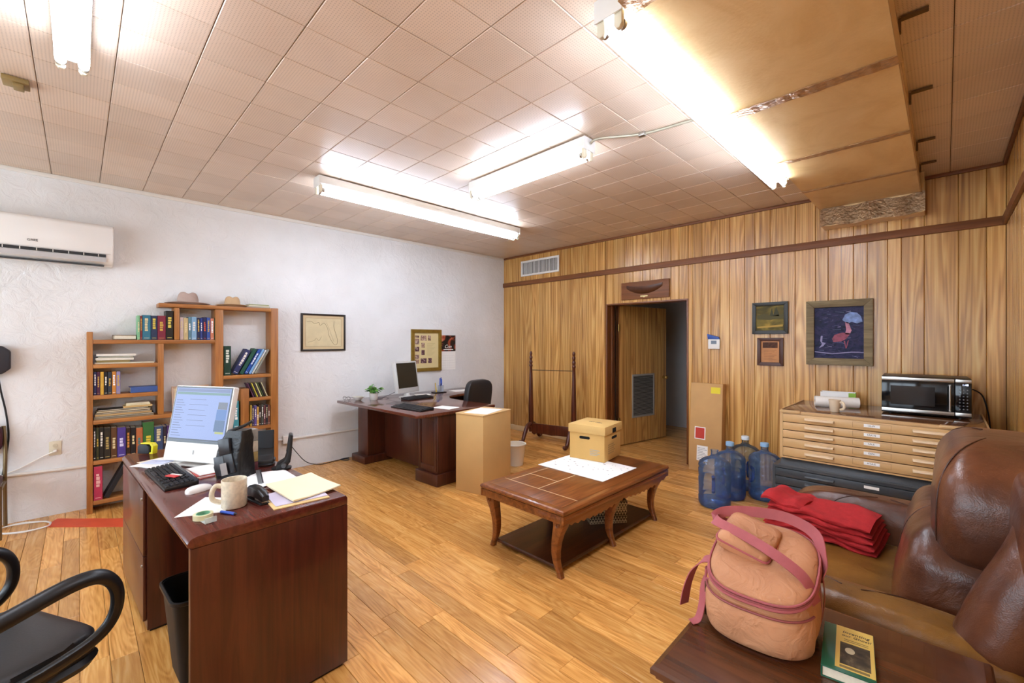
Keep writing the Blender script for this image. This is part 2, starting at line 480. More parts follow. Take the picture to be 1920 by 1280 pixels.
# ---- trims on the panelled walls
struct(MB().box((XL, YB - .022, 2.40), (XR, YB, 2.472)).build('trim_2', M_trim, bevel=.004))
struct(MB().box((XR - .022, 1.0, 2.40), (XR, YB - .022, 2.472)).build('trim_3', M_trim, bevel=.004))
struct(MB().box((XL + .018, YB - .02, HC - .03), (-.86, YB, HC)).build('trim_4', M_trim, bevel=.004))
struct(MB().box((-.14, YB - .02, HC - .03), (XR, YB, HC)).build('trim_5', M_trim, bevel=.004))
struct(MB().box((XR - .02, 1.0, HC - .03), (XR, YB - .02, HC)).build('trim_6', M_trim, bevel=.004))
struct(MB().box((XL + .02, YB - .016, 0), (DX0 - .02, YB, .085)).build('baseboard_back', mat('cream_baseboard', '#d8bd90', .5), bevel=.004))
# ---- door frame
m = MB()
m.box((DX0, YB - .004, 0), (DX0 + .02, YB + .2, DZ)); m.box((DX1 - .02, YB - .004, 0), (DX1, YB + .2, DZ)); m.box((DX0 + .02, YB - .004, DZ - .02), (DX1 - .02, YB + .2, DZ))
m.box((DX0 + .02, YB + .1, 0), (DX0 + .035, YB + .14, DZ - .02)); m.box((DX1 - .035, YB + .1, 0), (DX1 - .02, YB + .14, DZ - .02))
struct(m.build('trim_7', M_trim_z, bevel=.002))
# ---- hall beyond the door
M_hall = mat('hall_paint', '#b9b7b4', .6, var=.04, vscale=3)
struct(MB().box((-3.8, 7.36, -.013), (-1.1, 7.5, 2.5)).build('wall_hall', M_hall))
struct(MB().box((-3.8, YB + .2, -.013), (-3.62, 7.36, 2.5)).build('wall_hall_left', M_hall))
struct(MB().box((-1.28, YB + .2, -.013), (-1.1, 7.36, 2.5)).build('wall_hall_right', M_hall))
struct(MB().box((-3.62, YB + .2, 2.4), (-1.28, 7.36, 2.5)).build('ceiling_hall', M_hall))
# ---- the open door, panelled like the wall, with a return-air grille
dr = bpy.data.objects.new('door_1', None); COL.objects.link(dr)
dr.location = (-3.29, YB + .215, 0); dr.rotation_euler = (0, 0, R(79.5)); struct(dr)
DW = 1.08
MB().box((0, -.02, .012), (DW, .02, 1.985)).build('door_core', M_groove, dr)
M_doorp = wood('door_panelling', [(.16, '#87592a'), (.38, '#b27e40'), (.55, '#cc9954'), (.7, '#d9ab64'), (.88, '#eac480')], 'z', 24, .42, .3, tone=.13, bump=.02, dist=1.3, rings=.12)
e = [0, .12, .27, .34, .5, .62, .7, .86, .96, DW]
for a_, b_ in zip(e, e[1:]):
    MB().box((a_ + .003, -.028, .012), (b_ - .003, -.02, 1.985)).build('wood_board', M_doorp, dr)
MB().box((.0, -.03, .012), (.012, .022, 1.985)).build('edge_strip', M_trim_z, dr)
gr = MB()
gx0, gx1, gz0, gz1 = .28, .78, .37, 1.0
gr.box((gx0, -.04, gz0), (gx1, -.028, gz0 + .025)); gr.box((gx0, -.04, gz1 - .025), (gx1, -.028, gz1)); gr.box((gx0, -.04, gz0 + .025), (gx0 + .025, -.028, gz1 - .025)); gr.box((gx1 - .025, -.04, gz0 + .025), (gx1, -.028, gz1 - .025))
gro = gr.build('air_grille', mat('grille_frame', '#9a958c', .45), dr, bevel=.002)
MB().box((gx0 + .025, -.0305, gz0 + .025), (gx1 - .025, -.0285, gz1 - .025)).build('grille_back', mat('grille_dark', '#3b3833', .8), gro)
sl = MB().box((gx0 + .025, -.0045, -.0008), (gx1 - .025, .0045, .0008)).mesh('louvre', mat('grille_slat', '#8d877d', .45))
n = 30
for i in range(n):
    link('louvre', sl, gro, (0, -.0355, gz0 + .035 + i * (gz1 - gz0 - .07) / (n - 1)), (R(38), 0, 0))
kn = MB(); kn.lathe([(.028, 0), (.028, .006), (.012, .01), (.012, .03), (.026, .04), (.03, .055), (.022, .068)], 20, M=rotM(90, 0, 0, (1.01, -.028, .93)))
kn.build('door_knob', M_brass, dr, smooth=True)
for z in (.3, 1.62):
    h = MB(); h.tube([(-.004, -.036, z), (-.004, -.036, z + .1)], .008, 8); h.box((0, -.031, z), (.03, -.028, z + .1)); h.build('hinge', M_brass, dr)
# ---- surface conduit along the white wall
c = MB(); c.tube([(XL + .014, YF, .40), (XL + .014, -.4, .392), (XL + .014, .05, .378), (XL + .014, 1.7, .352), (XL + .014, 5.1, .345)], .014, 8)
struct(c.build('trim_8', mat('painted_conduit', '#ddd8d0', .5), smooth=True))

# ================================================================== CEILING FIXTURES
M_tube = mat('lit_tube', '#e0ecff', .3, emit=TUBE_STRENGTH)
M_fix = mat('fixture_enamel', '#dcdad4', .4)
def fluoro(label, loc, rz, L, nt=2, drop=0):
    f = thing('fluorescent_light', label, 'ceiling light', loc, rz, 'fluorescent fixtures on the ceiling')
    w = .062 if nt == 2 else .05
    m = MB(); m.prism([(-w, -.012), (w, -.012), (w * .93, -.075), (w * .5, -.088), (-w * .5, -.088), (-w * .93, -.075)], -L / 2, L / 2, 'x')
    m.box((-L / 2 + .1, -.03, -.012), (-L / 2 + .2, .03, 0)); m.box((L / 2 - .2, -.03, -.012), (L / 2 - .1, .03, 0))
    m.build('channel', M_fix, f, bevel=.003)
    if drop:
        for x in (-L / 2 + .15, L / 2 - .15): MB().tube([(x, 0, 0), (x, 0, drop - .0005)], .006, 8).build('hanger_rod', M_steel, f, smooth=True)
    ty = [-.038, .038] if nt == 2 else [0]
    for s in (-1, 1):
        MB().box((s * L / 2 - .004, -w, -.10), (s * L / 2 + .004, w, -.012)).build('end_plate', M_fix, f, bevel=.002)
        for yy in ty:
            k = MB(); k.prism([(yy - .017, -.088), (yy + .017, -.088), (yy + .017, -.142), (yy + .008, -.156), (yy - .008, -.156), (yy - .017, -.142)], s * (L / 2 - .028), s * (L / 2 - .006), 'x')
            k.build('socket', M_ivory, f, bevel=.003)
    for yy in ty:
        x0 = L / 2 - .03
        tb = MB(); tb.tube([(-x0 + .018, yy, -.128), (x0 - .018, yy, -.128)], .019, 14)
        to = tb.build('tube', M_tube, f, smooth=True)
        for s in (-1, 1):
            MB().tube([(s * (x0 - .018), yy, -.128), (s * x0, yy, -.128)], .0195, 14).build('tube_cap', M_steel, to, smooth=True)
    return f
fluoro('long lit twin-tube fixture running parallel to the white wall', (-3.80, 2.66, HC), 90, 2.44)
fluoro('short lit fixture in the middle of the ceiling, tied to a conduit', (-2.37, 2.51, HC), 0, 1.24)
fluoro('long lit fixture tight beside the brown duct', (-.918, 2.66, HC - .075), 90, 2.44, drop=.075)
fluoro('twin-tube fixture at the top left above the air conditioner', (-1.70, -.02, HC), 0, 2.44)
c = MB(); c.tube(bez([(-1.74, 2.51, HC - .05), (-1.68, 2.53, HC - .03), (-1.46, 2.71, HC - .012), (-1.2, 2.76, HC - .012), (-1.03, 2.76, HC - .02)], 8), .009, 8)
cd = thing('conduit_pipe', 'thin metal conduit on the ceiling joining two light fixtures', 'pipe', (0, 0, 0))
c.build('pipe', mat('grey_conduit', '#a59f8c', .45, metal=.4), cd, smooth=True)
MB().cbox((-1.46, 2.71, HC - .014), (.05, .035, .028)).build('clamp', M_steel, cd, bevel=.004)
# ---- duct
t = NT('aged_duct_wrap')
tc = t.n('ShaderNodeTexCoord')
mp = t.n('ShaderNodeMapping'); mp.inputs['Scale'].default_value = (3, 2.2, 3); t.l(tc.outputs['Object'], mp.inputs['Vector'])
n1 = t.n('ShaderNodeTexNoise', _Scale=1.2, _Detail=7, _Roughness=.62, _Distortion=.6); t.l(mp.outputs[0], n1.inputs['Vector'])
r = t.ramp([(.25, '#cfa970'), (.5, '#e0c08a'), (.75, '#e9cd9c')]); t.l(n1.outputs['Fac'], r.inputs['Fac']); t.l(r.outputs['Color'], t.b.inputs['Base Color'])
t.b.inputs['Roughness'].default_value = .32; t.b.inputs['Metallic'].default_value = .2
n2 = t.n('ShaderNodeTexNoise', _Scale=55, _Detail=3); t.l(tc.outputs['Object'], n2.inputs['Vector']); t.bump(n2.outputs['Fac'], .15, .006)
M_duct = t.m
M_tape = mat('creased_foil_tape', '#b08a62', .3, metal=.45, var=.25, vscale=30, bump=.7, bscale=45, bdist=.01)
du = thing('air_duct', 'large tan foil-wrapped air duct running along the ceiling', 'duct', (-.5, 2.0, 2.73))
ys = [-1.85, -1.1, -.55, .57, 1.5, 2.3, 2.98]
for a_, b_ in zip(ys, ys[1:]):
    MB().box((-.35, a_, 0), (.35, b_ - .003, .168)).build('duct_section', M_duct, du)
for yy, w in ((-1.1, .07), (-.55, .09), (.57, .08), (1.5, .06), (2.3, .045)):
    m = MB(); N = 24
    def tp_(u, v, yy=yy, w=w): return (-.352 + .704 * u, yy - w / 2 + w * v + .008 * math.sin(u * 17 + yy * 9) * (v - .5), -.003 - .0025 * abs(math.sin(u * 31 + v * 9)))
    m.grid(tp_, N, 3, -.002)
    m.build('tape_strip', M_tape, du, smooth=False)
m = MB(); m.box((-.335, 2.985, -.165), (.375, 3.175, .165)); m.build('end_boot', M_duct, du)
m = MB(); m.grid(lambda u, v: (-.34 + .72 * u, 2.981 + .003 * math.sin(u * 23), -.168 + .165 * v + .01 * math.sin(u * 14)), 26, 2, .002); m.build('end_tape', M_tape, du)
m = MB(); m.box((.351, -1.85, -.004), (.366, .6, .012)); m.box((.351, .6, -.002), (.358, 2.98, .01)); m.build('edge_angle', mat('edge_angle_tan', '#a57d48', .4), du)
for yy in (.55, 1.35, 2.2, 2.75):
    m = MB(); m.box((.352, yy - .012, .1), (.362, yy + .012, .16)); m.box((.362, yy - .014, .156), (.45, yy + .014, .166)); m.build('hanger_strap', mat('rusty_strap', '#6a5335', .6, metal=.3), du)
# ---- ceiling hook near the left light
m = MB(); m.box((-3.62, -.29, HC - .03), (-3.52, -.19, HC - .004)); m.box((-3.6, -.25, HC - .05), (-3.53, -.21, HC - .03))
tag(m.build('ceiling_bracket', mat('bracket_tan', '#8d7748', .5), None, bevel=.004), 'small rusty tan bracket on the ceiling tiles left of the tube light', 'bracket')
# ---- wall vent
v = thing('wall_vent', 'white louvred air vent high on the panelled wall', 'vent', (-4.56, YB, 2.67))
m = MB(); w, h = .40, .125
m.box((-w, -.014, -h), (w, 0, -h + .03)); m.box((-w, -.014, h - .03), (w, 0, h)); m.box((-w, -.014, -h + .03), (-w + .03, 0, h - .03)); m.box((w - .03, -.014, -h + .03), (w, 0, h - .03))
m.build('frame', M_white, v, bevel=.003)
MB().box((-w + .03, -.003, -h + .03), (w - .03, -.001, h - .03)).build('backing', mat('vent_dark', '#4a4946', .9), v)
sl = MB().box((-.001, -.006, -h + .03), (.001, .006, h - .03)).mesh('vent_slat', mat('vent_slat', '#e0e0dc', .4))
for i in range(26): link('slat', sl, v, (-w + .045 + i * (2 * w - .09) / 25, -.0115, 0), (0, 0, R(-30)))
# ---- air conditioner
ac = thing('air_conditioner', 'white wall-mounted split air conditioner on the white wall', 'air conditioner', (XL, -.24, 2.14))
prof = [(0, .02), (.03, 0), (.12, 0), (.19, .035), (.205, .07), (.212, .2), (.205, .33), (.18, .355), (0, .36)]
m = MB(); m.hexa([(x, -.46, z) for x, z in prof], [(x, .46, z) for x, z in prof])
m.build('body', mat('ac_white', '#ecebe8', .25), ac, bevel=.012, seg=3)
M_acv = mat('ac_vent_dark', '#2b2c2e', .6)
MB().box((.10, -.40, -.001), (.165, .40, .004), M=None).build('outlet', M_acv, ac)
MB().box((.19, -.41, .070), (.2105, .41, .094)).build('front_slot', M_acv, ac)
for k in range(9): MB().box((.2106, -.36 + k * .09, .071), (.2125, -.355 + k * .09, .093)).build('slot_fin', M_white, ac)
m = MB(); m.hexa([(.195, -.41, .03), (.212, -.41, .066), (.216, -.41, .065), (.199, -.41, .028)], [(.195, .41, .03), (.212, .41, .066), (.216, .41, .065), (.199, .41, .028)]); m.build('flap', mat('ac_flap', '#bfc0c2', .3), ac)
MB().box((.211, -.44, .098), (.2135, .44, .1)).build('panel_seam', mat('ac_seam', '#b5b4b1', .5), ac)
text('logo', 'GREE', .026, ac, (.2135, -.02, .15), (R(90), 0, R(90)), M_ink)
# ================================================================== THINGS ON THE WALLS
def frame_parts(par, w, h, fw, t, m, axis, mats=None, bevel=.003, depth0=0):
    """four mitred rails; local: x across, z up, front towards -y"""
    a, b = w / 2, h / 2
    for n_, q in (('top', [(-a, b), (a, b), (a - fw, b - fw), (-a + fw, b - fw)]), ('bot', [(-a, -b), (a, -b), (a - fw, -b + fw), (-a + fw, -b + fw)]),
                  ('l', [(-a, -b), (-a, b), (-a + fw, b - fw), (-a + fw, -b + fw)]), ('r', [(a, -b), (a, b), (a - fw, b - fw), (a - fw, -b + fw)])):
        MB().prism(q, -t, -depth0, 'y').build('frame_rail', m, par, bevel=bevel)
# half-hull plaque above the door
pq = thing('ship_plaque', 'wooden half-hull ship plaque above the doorway', 'plaque', (-2.75, YB, 2.145))
MB().box((-.335, -.022, -.115), (.335, 0, .115)).build('board', M_trim, pq, bevel=.006)
rings = []
for i in range(21):
    s = i / 20; x = -.25 + .5 * s; w_ = max(.003, .04 * math.sin(math.pi * min(1, max(0, .04 + .92 * s))) ** .7); zt = .045 + .03 * (2 * s - 1) ** 2; zb = zt - .012 - .085 * math.sin(math.pi * (.06 + .88 * s)) ** .6
    rings.append([(x, -.022, zt), (x, -.022 - w_, zt - .003), (x, -.022 - w_ * .9, zt * .5 + zb * .5), (x, -.022 - w_ * .4, zb + .008), (x, -.022, zb)])
h = MB().loft(rings).build('hull', mat('hull_wood', '#512d18', .35, var=.2, vscale=20), pq, smooth=True)
m = MB(); m.box((-.05, -.026, -.087), (.05, -.022, -.072)); m.box((-.012, -.026, -.095), (.012, -.022, -.087)); m.build('name_plate', mat('brass_plate', '#d8c48a', .35, metal=.6), pq)
# thermostat
th = thing('thermostat', 'small white thermostat with a blue flap beside the doorway', 'thermostat', (-1.88, YB, 1.455))
MB().box((-.065, -.028, -.062), (.065, 0, .05)).build('body', M_white, th, bevel=.006)
MB().box((-.03, -.03, -.005), (.03, -.028, .033)).build('display', mat('lcd_grey', '#6d7886', .3), th)
MB().prism([(-.068, .05), (.065, .048), (.05, .075), (-.075, .11)], -.03, -.001, 'y').build('flap', mat('blue_flap', '#2c4f9e', .4), th, bevel=.003)
# small landscape
def picture(name, label, loc, w, h, fw, fm, t=.03, rz=0, cat='picture', ry=0):
    p = thing(name, label, cat, loc, rz)
    p.rotation_euler = (0, R(ry), R(rz))
    frame_parts(p, w, h, fw, t, fm, 'y')
    return p
def art_mat(name, stops, scale=3, detail=6, dist=1.5, stretch=(1, 1, 1)):
    t = NT(name); tc = t.n('ShaderNodeTexCoord'); mp = t.n('ShaderNodeMapping'); mp.inputs['Scale'].default_value = stretch
    t.l(tc.outputs['Object'], mp.inputs['Vector'])
    n = t.n('ShaderNodeTexNoise', _Scale=scale, _Detail=detail, _Distortion=dist); t.l(mp.outputs[0], n.inputs['Vector'])
    r = t.ramp(stops); t.l(n.outputs['Fac'], r.inputs['Fac']); t.l(r.outputs['Color'], t.b.inputs['Base Color'])
    t.b.inputs['Roughness'].default_value = .55; t.b.inputs['Specular IOR Level'].default_value = .25
    return t.m
p = picture('landscape_picture', 'small dark-framed golden landscape above the other small plaque', (-1.313, YB, 1.725), .335, .335, .038, mat('dark_frame', '#26241c', .4))
MB().box((-.13, -.018, -.13), (.13, -.002, .13)).build('print', art_mat('landscape_print', [(.25, '#2f290d'), (.45, '#5a4f1c'), (.6, '#7d6c2a'), (.8, '#b89440')], 5, 6, 1, (1, 1, 2.2)), p)
m = MB()
for q, mi in (([(-.12, .03), (-.05, .05), (.02, .02), (.12, .04), (.12, .0), (.0, -.02), (-.12, -.01)], 0), ([(.0, .02), (.02, .11), (.035, .02)], 1), ([(.03, .02), (.06, .12), (.09, .02)], 1), ([(-.12, -.09), (.12, -.07), (.12, -.09), (-.12, -.105)], 2)):
    m.prism(q, -.0188, -.0181, 'y', mi)
m.build('scenery', [mat('art_olive', '#4c4519', .6), mat('art_forest', '#363617', .6), mat('art_ochre', '#b08e3c', .6)], p)
p = picture('certificate_plaque', 'small dark wooden plaque with an orange-brown certificate', (-1.311, YB, 1.37), .243, .295, .036, mat('plaque_wood', '#4a2412', .4), .026)
MB().box((-.086, -.014, -.112), (.086, -.002, .112)).build('certificate', mat('copper_sheet', '#b87838', .4, var=.15, vscale=14), p)
MB().box((-.07, -.0155, .04), (.07, -.0142, .1)).build('photo_print', art_mat('plaque_photo', [(.3, '#2e1a10'), (.7, '#6a3c20')], 18), p)
m = MB()
for i in range(7): m.box((-.06, -.015, .015 - i * .017), (.06 - .02 * (i % 3), -.0142, .018 - i * .017))
m.build('text_lines', mat('plaque_text', '#7a4a1e', .6), p)
# big painting
M_barn = wood('weathered_barnwood', [(.25, '#5e4f36'), (.5, '#7c6b4b'), (.75, '#93825f')], 'x', 24, 2, .7, bump=.2)
p = picture('framed_painting', 'large square painting of pink bird-like shapes on dark blue, weathered frame', (-.727, YB, 1.563), .515, .625, .066, M_barn, .045, cat='painting')
MB().box((-.194, -.022, -.249), (.194, -.003, .249)).build('canvas', art_mat('night_canvas', [(.3, '#0e0f22'), (.47, '#1d1f42'), (.57, '#2c294c'), (.66, '#201c3a'), (.8, '#55527a')], 7, 8, 2.5, (1, 1, 1.8)), p)
m = MB()
AM = [mat('art_pale_blue', '#6f86b8', .5, var=.4, vscale=30), mat('art_rose', '#b5768a', .5, var=.3, vscale=30), mat('art_crimson', '#8e3a50', .5, var=.3, vscale=30), mat('art_lilac', '#8d86aa', .5), mat('art_violet', '#4a4672', .5), mat('art_slate', '#64708e', .5)]
def blob(pts, mi): MB().prism(pts, -.0235, -.0221, 'y').build('painted_shape', AM[mi], p)
blob([(.03, .12), (.05, .17), (.09, .195), (.14, .185), (.17, .15), (.18, .1), (.14, .085), (.1, .1), (.07, .085)], 0)
blob([(.05, .1), (.075, .1), (.1, .02), (.085, -.02), (.05, -.015), (.06, .03)], 1)
blob([(-.05, -.06), (-.03, -.02), (.03, .0), (.09, -.01), (.06, -.06), (.02, -.085), (-.04, -.09)], 2)
blob([(.04, -.08), (.05, -.08), (.06, -.15), (.055, -.15)], 2); blob([(.07, -.08), (.08, -.07), (.062, -.15), (.058, -.145)], 2)
blob([(-.14, -.03), (-.125, -.03), (-.13, -.09), (-.1, -.1), (-.12, -.13), (-.155, -.15), (-.13, -.11), (-.145, -.08)], 3)
blob([(-.19, -.18), (-.05, -.2), (.1, -.18), (.19, -.185), (.19, -.19), (.1, -.19), (-.05, -.208), (-.19, -.19)], 3)
rs = random.Random(11)
for k in range(46):
    x = rs.uniform(-.185, .12); z = rs.uniform(-.235, .235); L_ = rs.uniform(.02, .07); s_ = rs.uniform(-.015, .015); w_ = rs.uniform(.0015, .005)
    x1 = min(.188, x + L_); m.prism([(x, z), (x1, z + s_), (x1, z + s_ + w_), (x, z + w_ * .5)], -.0229, -.0221, 'y', rs.choice([4, 4, 4, 3, 5]))
o = m.build('brush_strokes', AM, p); o['kind'] = 'stuff'
# things on the white wall: local frames turned so that -y faces +x
def on_left(name, label, cat, y, z): return thing(name, label, cat, (XL, y, z), 90)
mp_ = on_left('framed_map', 'framed old map of a peninsula on the white wall beside the bookcase', 'map', 2.12, 1.588)
frame_parts(mp_, .535, .45, .022, .022, mat('map_frame', '#241a14', .4), 'y')
MB().box((-.246, -.012, -.203), (.246, -.002, .203)).build('map_mat', mat('map_mat', '#cdb78f', .6, var=.05), mp_)
MB().box((-.215, -.0135, -.172), (.215, -.012, .172)).build('map_sheet', mat('map_paper', '#d2c39c', .6, var=.06, vscale=12), mp_)
m = MB()
coast = [(-.2, .125), (-.15, .13), (-.11, .105), (-.06, .12), (-.045, .085), (.0, .115), (.03, .08), (.05, .03), (.055, -.02), (.075, -.07), (.1, -.115), (.13, -.15), (.16, -.14), (.165, -.09), (.15, -.03), (.13, .03), (.12, .08), (.125, .14)]
m.tube([(x, -.0138, z) for x, z in bez([(x, z, 0) for x, z in coast], 4) for x, z in [(x, z)]] if False else [(q.x, -.0138, q.y) for q in bez([(x, z, 0) for x, z in coast], 4)], .0016, 5)
m.tube([(q.x, -.0138, q.y) for q in bez([(-.19, -.12, 0), (-.12, -.1, 0), (-.09, -.07, 0), (-.06, -.1, 0), (-.03, -.05, 0)], 4)], .0012, 5)
m.tube([(q.x, -.0138, q.y) for q in bez([(.03, .12, 0), (.06, .05, 0), (.09, -.03, 0), (.12, -.11, 0)], 4)], .0008, 5)
for x0, x1, z0, z1 in ((-.215, .215, .17, .172), (-.215, .215, -.172, -.17), (-.215, -.213, -.17, .17), (.213, .215, -.17, .17)): m.box((x0, -.0142, z0), (x1, -.0134, z1))
m.build('coast_lines', mat('map_ink', '#5a4a38', .6), mp_)
pf = on_left('photo_collage', 'gold-framed collage of small photographs on the white wall', 'photo frame', 3.6, 1.348)
frame_parts(pf, .515, .61, .05, .03, mat('gold_frame', '#8f7430', .35, metal=.4, var=.15, vscale=20), 'y')
MB().box((-.208, -.012, -.256), (.208, -.002, .256)).build('mat_board', mat('collage_mat', '#d9c793', .6), pf)
ph = [(-.16, .2, .07, .03), (-.16, .13, .07, .08), (-.16, .02, .07, .065), (-.16, -.09, .07, .06), (-.16, -.16, .07, .06), (-.05, .18, .1, .075), (.05, .18, .05, .075), (-.06, .075, .055, .07), (-.06, -.03, .055, .07), (-.05, -.15, .1, .07), (.06, -.15, .06, .07)]
for k, (x, z, w_, h_) in enumerate(ph):
    MB().box((x - w_ / 2, -.0135, z - h_ / 2), (x + w_ / 2, -.012, z + h_ / 2)).build('photo', art_mat('photo_%d' % k, [(.3, random.choice(['#2d1c18', '#3a2a30', '#22304a', '#4a2d20'])), (.55, random.choice(['#8a5a48', '#b08d78', '#6d4a52'])), (.75, '#d8cbbb')], 28), pf)
m = MB()
for i in range(12): m.box((.01, -.0127, .1 - i * .016), (.15 - .02 * (i % 4), -.012, .1025 - i * .016))
m.build('caption_lines', mat('caption_ink', '#a8966a', .6), pf)
cal = on_left('wall_calendar', 'wall calendar with a dark photo top and blank white page', 'calendar', 4.0, 1.31)
MB().box((-.135, -.005, .02), (.135, -.001, .262)).build('photo_page', art_mat('calendar_photo', [(.3, '#14110f'), (.46, '#2d221d'), (.55, '#a04a30'), (.66, '#d89472')], 6.5, 3, .8), cal)
m = MB(); m.box((-.135, -.004, -.262), (.135, -.001, .016))
cp = m.build('date_page', M_paper, cal)
m = MB()
for i in range(6): m.box((-.12, -.0046, -.235 + i * .038), (.12, -.004, -.2335 + i * .038))
for i in range(8): m.box((-.12 + i * .0343, -.0046, -.235), (-.1188 + i * .0343, -.004, -.045))
m.build('date_grid', mat('grid_grey', '#c9c8c6', .7), cp)
text('script_title', 'Con', .075, cal, (-.01, -.0055, .09), (R(90), 0, 0), M_paper, shear=.35)
MB().box((-.09, -.0057, .04), (.09, -.005, .052)).build('subtitle_line', M_paper, cal)
# dark octagonal pad at the left edge
oc = on_left('wall_pad', 'dark octagonal pad hung on the white wall at the left edge', 'pad', -.515, 1.33)
o8 = [(-.13, -.07), (-.13, .07), (-.085, .113), (.085, .113), (.13, .07), (.13, -.07), (.085, -.113), (-.085, -.113)]
MB().prism(o8, -.085, -.02, 'y').build('shell', mat('charcoal_shell', '#2c2c33', .5, bump=.1, bscale=200), oc, bevel=.012, seg=3)
MB().box((-.05, -.02, -.05), (.05, 0, .05)).build('wall_plate', M_black, oc)
m = MB(); m.tube(bez([(.06, -.03, -.11), (.075, -.02, -.25), (.1, -.012, -.42), (.115, -.012, -.6), (.105, -.012, -.75), (.08, -.012, -.95)], 8), .006, 8)
m.build('cable', M_black, oc, smooth=True)
# outlet plates
ou = on_left('wall_outlet', 'ivory outlet plate on the white wall left of the bookcase', 'outlet', -.14, .568)
MB().box((-.037, -.007, -.06), (.037, 0, .06)).build('plate', M_ivory, ou, bevel=.003)
for z in (-.022, .022): MB().lathe([(.016, 0), (.016, .003), (.012, .004)], 16, M=rotM(90, 0, 0, (0, -.006, z))).build('socket_face', mat('outlet_face', '#c9bfa4', .5), ou)
MB().box((-.012, -.03, -.034), (.012, -.0095, -.01)).build('plug', M_white, ou, bevel=.004)
m = MB(); m.tube(bez([(XL + .03, -.135, .545), (XL + .03, -.2, .52), (XL + .025, -.34, .44), (XL + .03, -.45, .38), (XL + .05, -.5, .2), (XL + .15, -.46, .03), (XL + .25, -.42, .006), (XL + .33, -.28, .006), (XL + .30, -.17, .006), (XL + .18, -.18, .006), (XL + .1, -.34, .012), (XL + .2, -.48, .012), (XL + .36, -.33, .014), (XL + .34, -.17, .014), (XL + .2, -.2, .016), (XL + .14, -.4, .018), (XL + .3, -.5, .018)], 8), .005, 6)
tag(m.build('white_cable', M_white, None, smooth=True), 'white cable from the ivory outlet, coiled on the floor', 'cable')
o2 = on_left('surface_box', 'small white outlet box on the conduit just right of the bookcase', 'outlet', 1.70, .352)
MB().box((-.05, -.045, -.045), (.05, -.0285, .045)).build('face', M_white, o2, bevel=.004)
MB().box((-.045, -.0285, -.05), (.045, 0, .05)).build('box', mat('box_grey', '#d3cfc7', .5), o2, bevel=.004)
# red strip on the floor
m = MB(); N = 16
m.grid(lambda u, v: (-5.235 + .55 * u + .16 * v, -.125 + .56 * u - .07 * v, .0035 + .001 * math.sin(u * 20)), N, 2, .003)
tag(m.build('floor_strip', mat('red_tape', '#d2502e', .6, var=.08), None), 'flat red-orange strip lying on the floor before the bookcase', 'tape')
# ================================================================== BOOKCASE
bc = thing('bookcase', 'homemade open pine bookcase of stepped height against the white wall', 'bookcase', (-5.275, .8, 0))
BX0, BX1 = -.10, .095
def post(y0, y1, z0, z1): MB().box((BX0, y0 - .8, z0), (BX1, y1 - .8, z1)).build('post', M_pine, bc, bevel=.003)
def shelf(y0, y1, zt, th=.036): MB().box((BX0, y0 - .8, zt - th), (BX1 - .002, y1 - .8, zt)).build('shelf', M_pine_y, bc, bevel=.003)
post(.05, .088, 0, 1.56); post(.523, .566, .80, 1.458); post(.972, 1.04, 0, 1.80); post(.645, .684, 1.495, 1.80); post(1.48, 1.552, 0, 1.84); post(1.196, 1.27, .58, .985)
for a_ in ((.089, .971, 1.494), (.089, .522, 1.281), (.089, .522, 1.013), (.089, .971, .797), (.089, .971, .449), (.089, .971, .105), (1.041, 1.479, 1.13), (1.271, 1.479, .885), (1.041, 1.479, .579), (1.041, 1.479, .30), (1.041, 1.479, .06)): shelf(*a_)
MB().box((BX0, .53 - .8, 1.802), (BX1 + .01, 1.478 - .8, 1.838)).build('top_board', M_pine_y, bc, bevel=.003)
# ---- books
BM = {}
def bmat(c):
    if c not in BM: BM[c] = mat('book_cloth_' + c.strip('#'), c, .5, var=.06, vscale=30)
    return BM[c]
M_pages = mat('page_edges', '#e4dcc6', .8, var=.05, vscale=120)
def book(label, group, loc, w, d, h, c, rot=(0, 0, 0), spine=None, title=True, lie=False, name='book', cat='book'):
    """upright book: local y = thickness, +x = spine side, z = height; origin at the bottom centre"""
    b = thing(name, label, cat, loc, group=group, rot=rot)
    k = .0022
    if w < .008: k = .0012
    m = MB()
    m.box((-d / 2, -w / 2, 0), (d / 2 - .003, -w / 2 + k, h)); m.box((-d / 2, w / 2 - k, 0), (d / 2 - .003, w / 2, h))
    m.hexa([(d / 2 - .003, -w / 2, 0), (d / 2, -w / 2 + k, 0), (d / 2, w / 2 - k, 0), (d / 2 - .003, w / 2, 0)], [(d / 2 - .003, -w / 2, h), (d / 2, -w / 2 + k, h), (d / 2, w / 2 - k, h), (d / 2 - .003, w / 2, h)])
    m.build('cover', bmat(c), b)
    MB().box((-d / 2 + .004, -w / 2 + k, .003), (d / 2 - .0032, w / 2 - k, h - .003)).build('pages', M_pages, b)
    if title:
        m = MB(); sc_ = spine or random.choice(['#d8c99a', '#e8e4d8', '#c9a548', '#f0f0f0'])
        z = h * .9
        m.box((d / 2, -w * .32, h * .06), (d / 2 + .0006, w * .32, h * .075))
        n = random.randint(3, 6); zz = h * random.uniform(.3, .45)
        for i in range(n):
            q = random.uniform(.02, .05) * h * 2.2
            if zz + q > h * .92: break
            m.box((d / 2, -w * .22, zz), (d / 2 + .0006, w * random.uniform(.1, .25), zz + q)); zz += q + h * .02
        o = m.build('spine_title', bmat(sc_), b); o['kind'] = 'stuff'
    return b
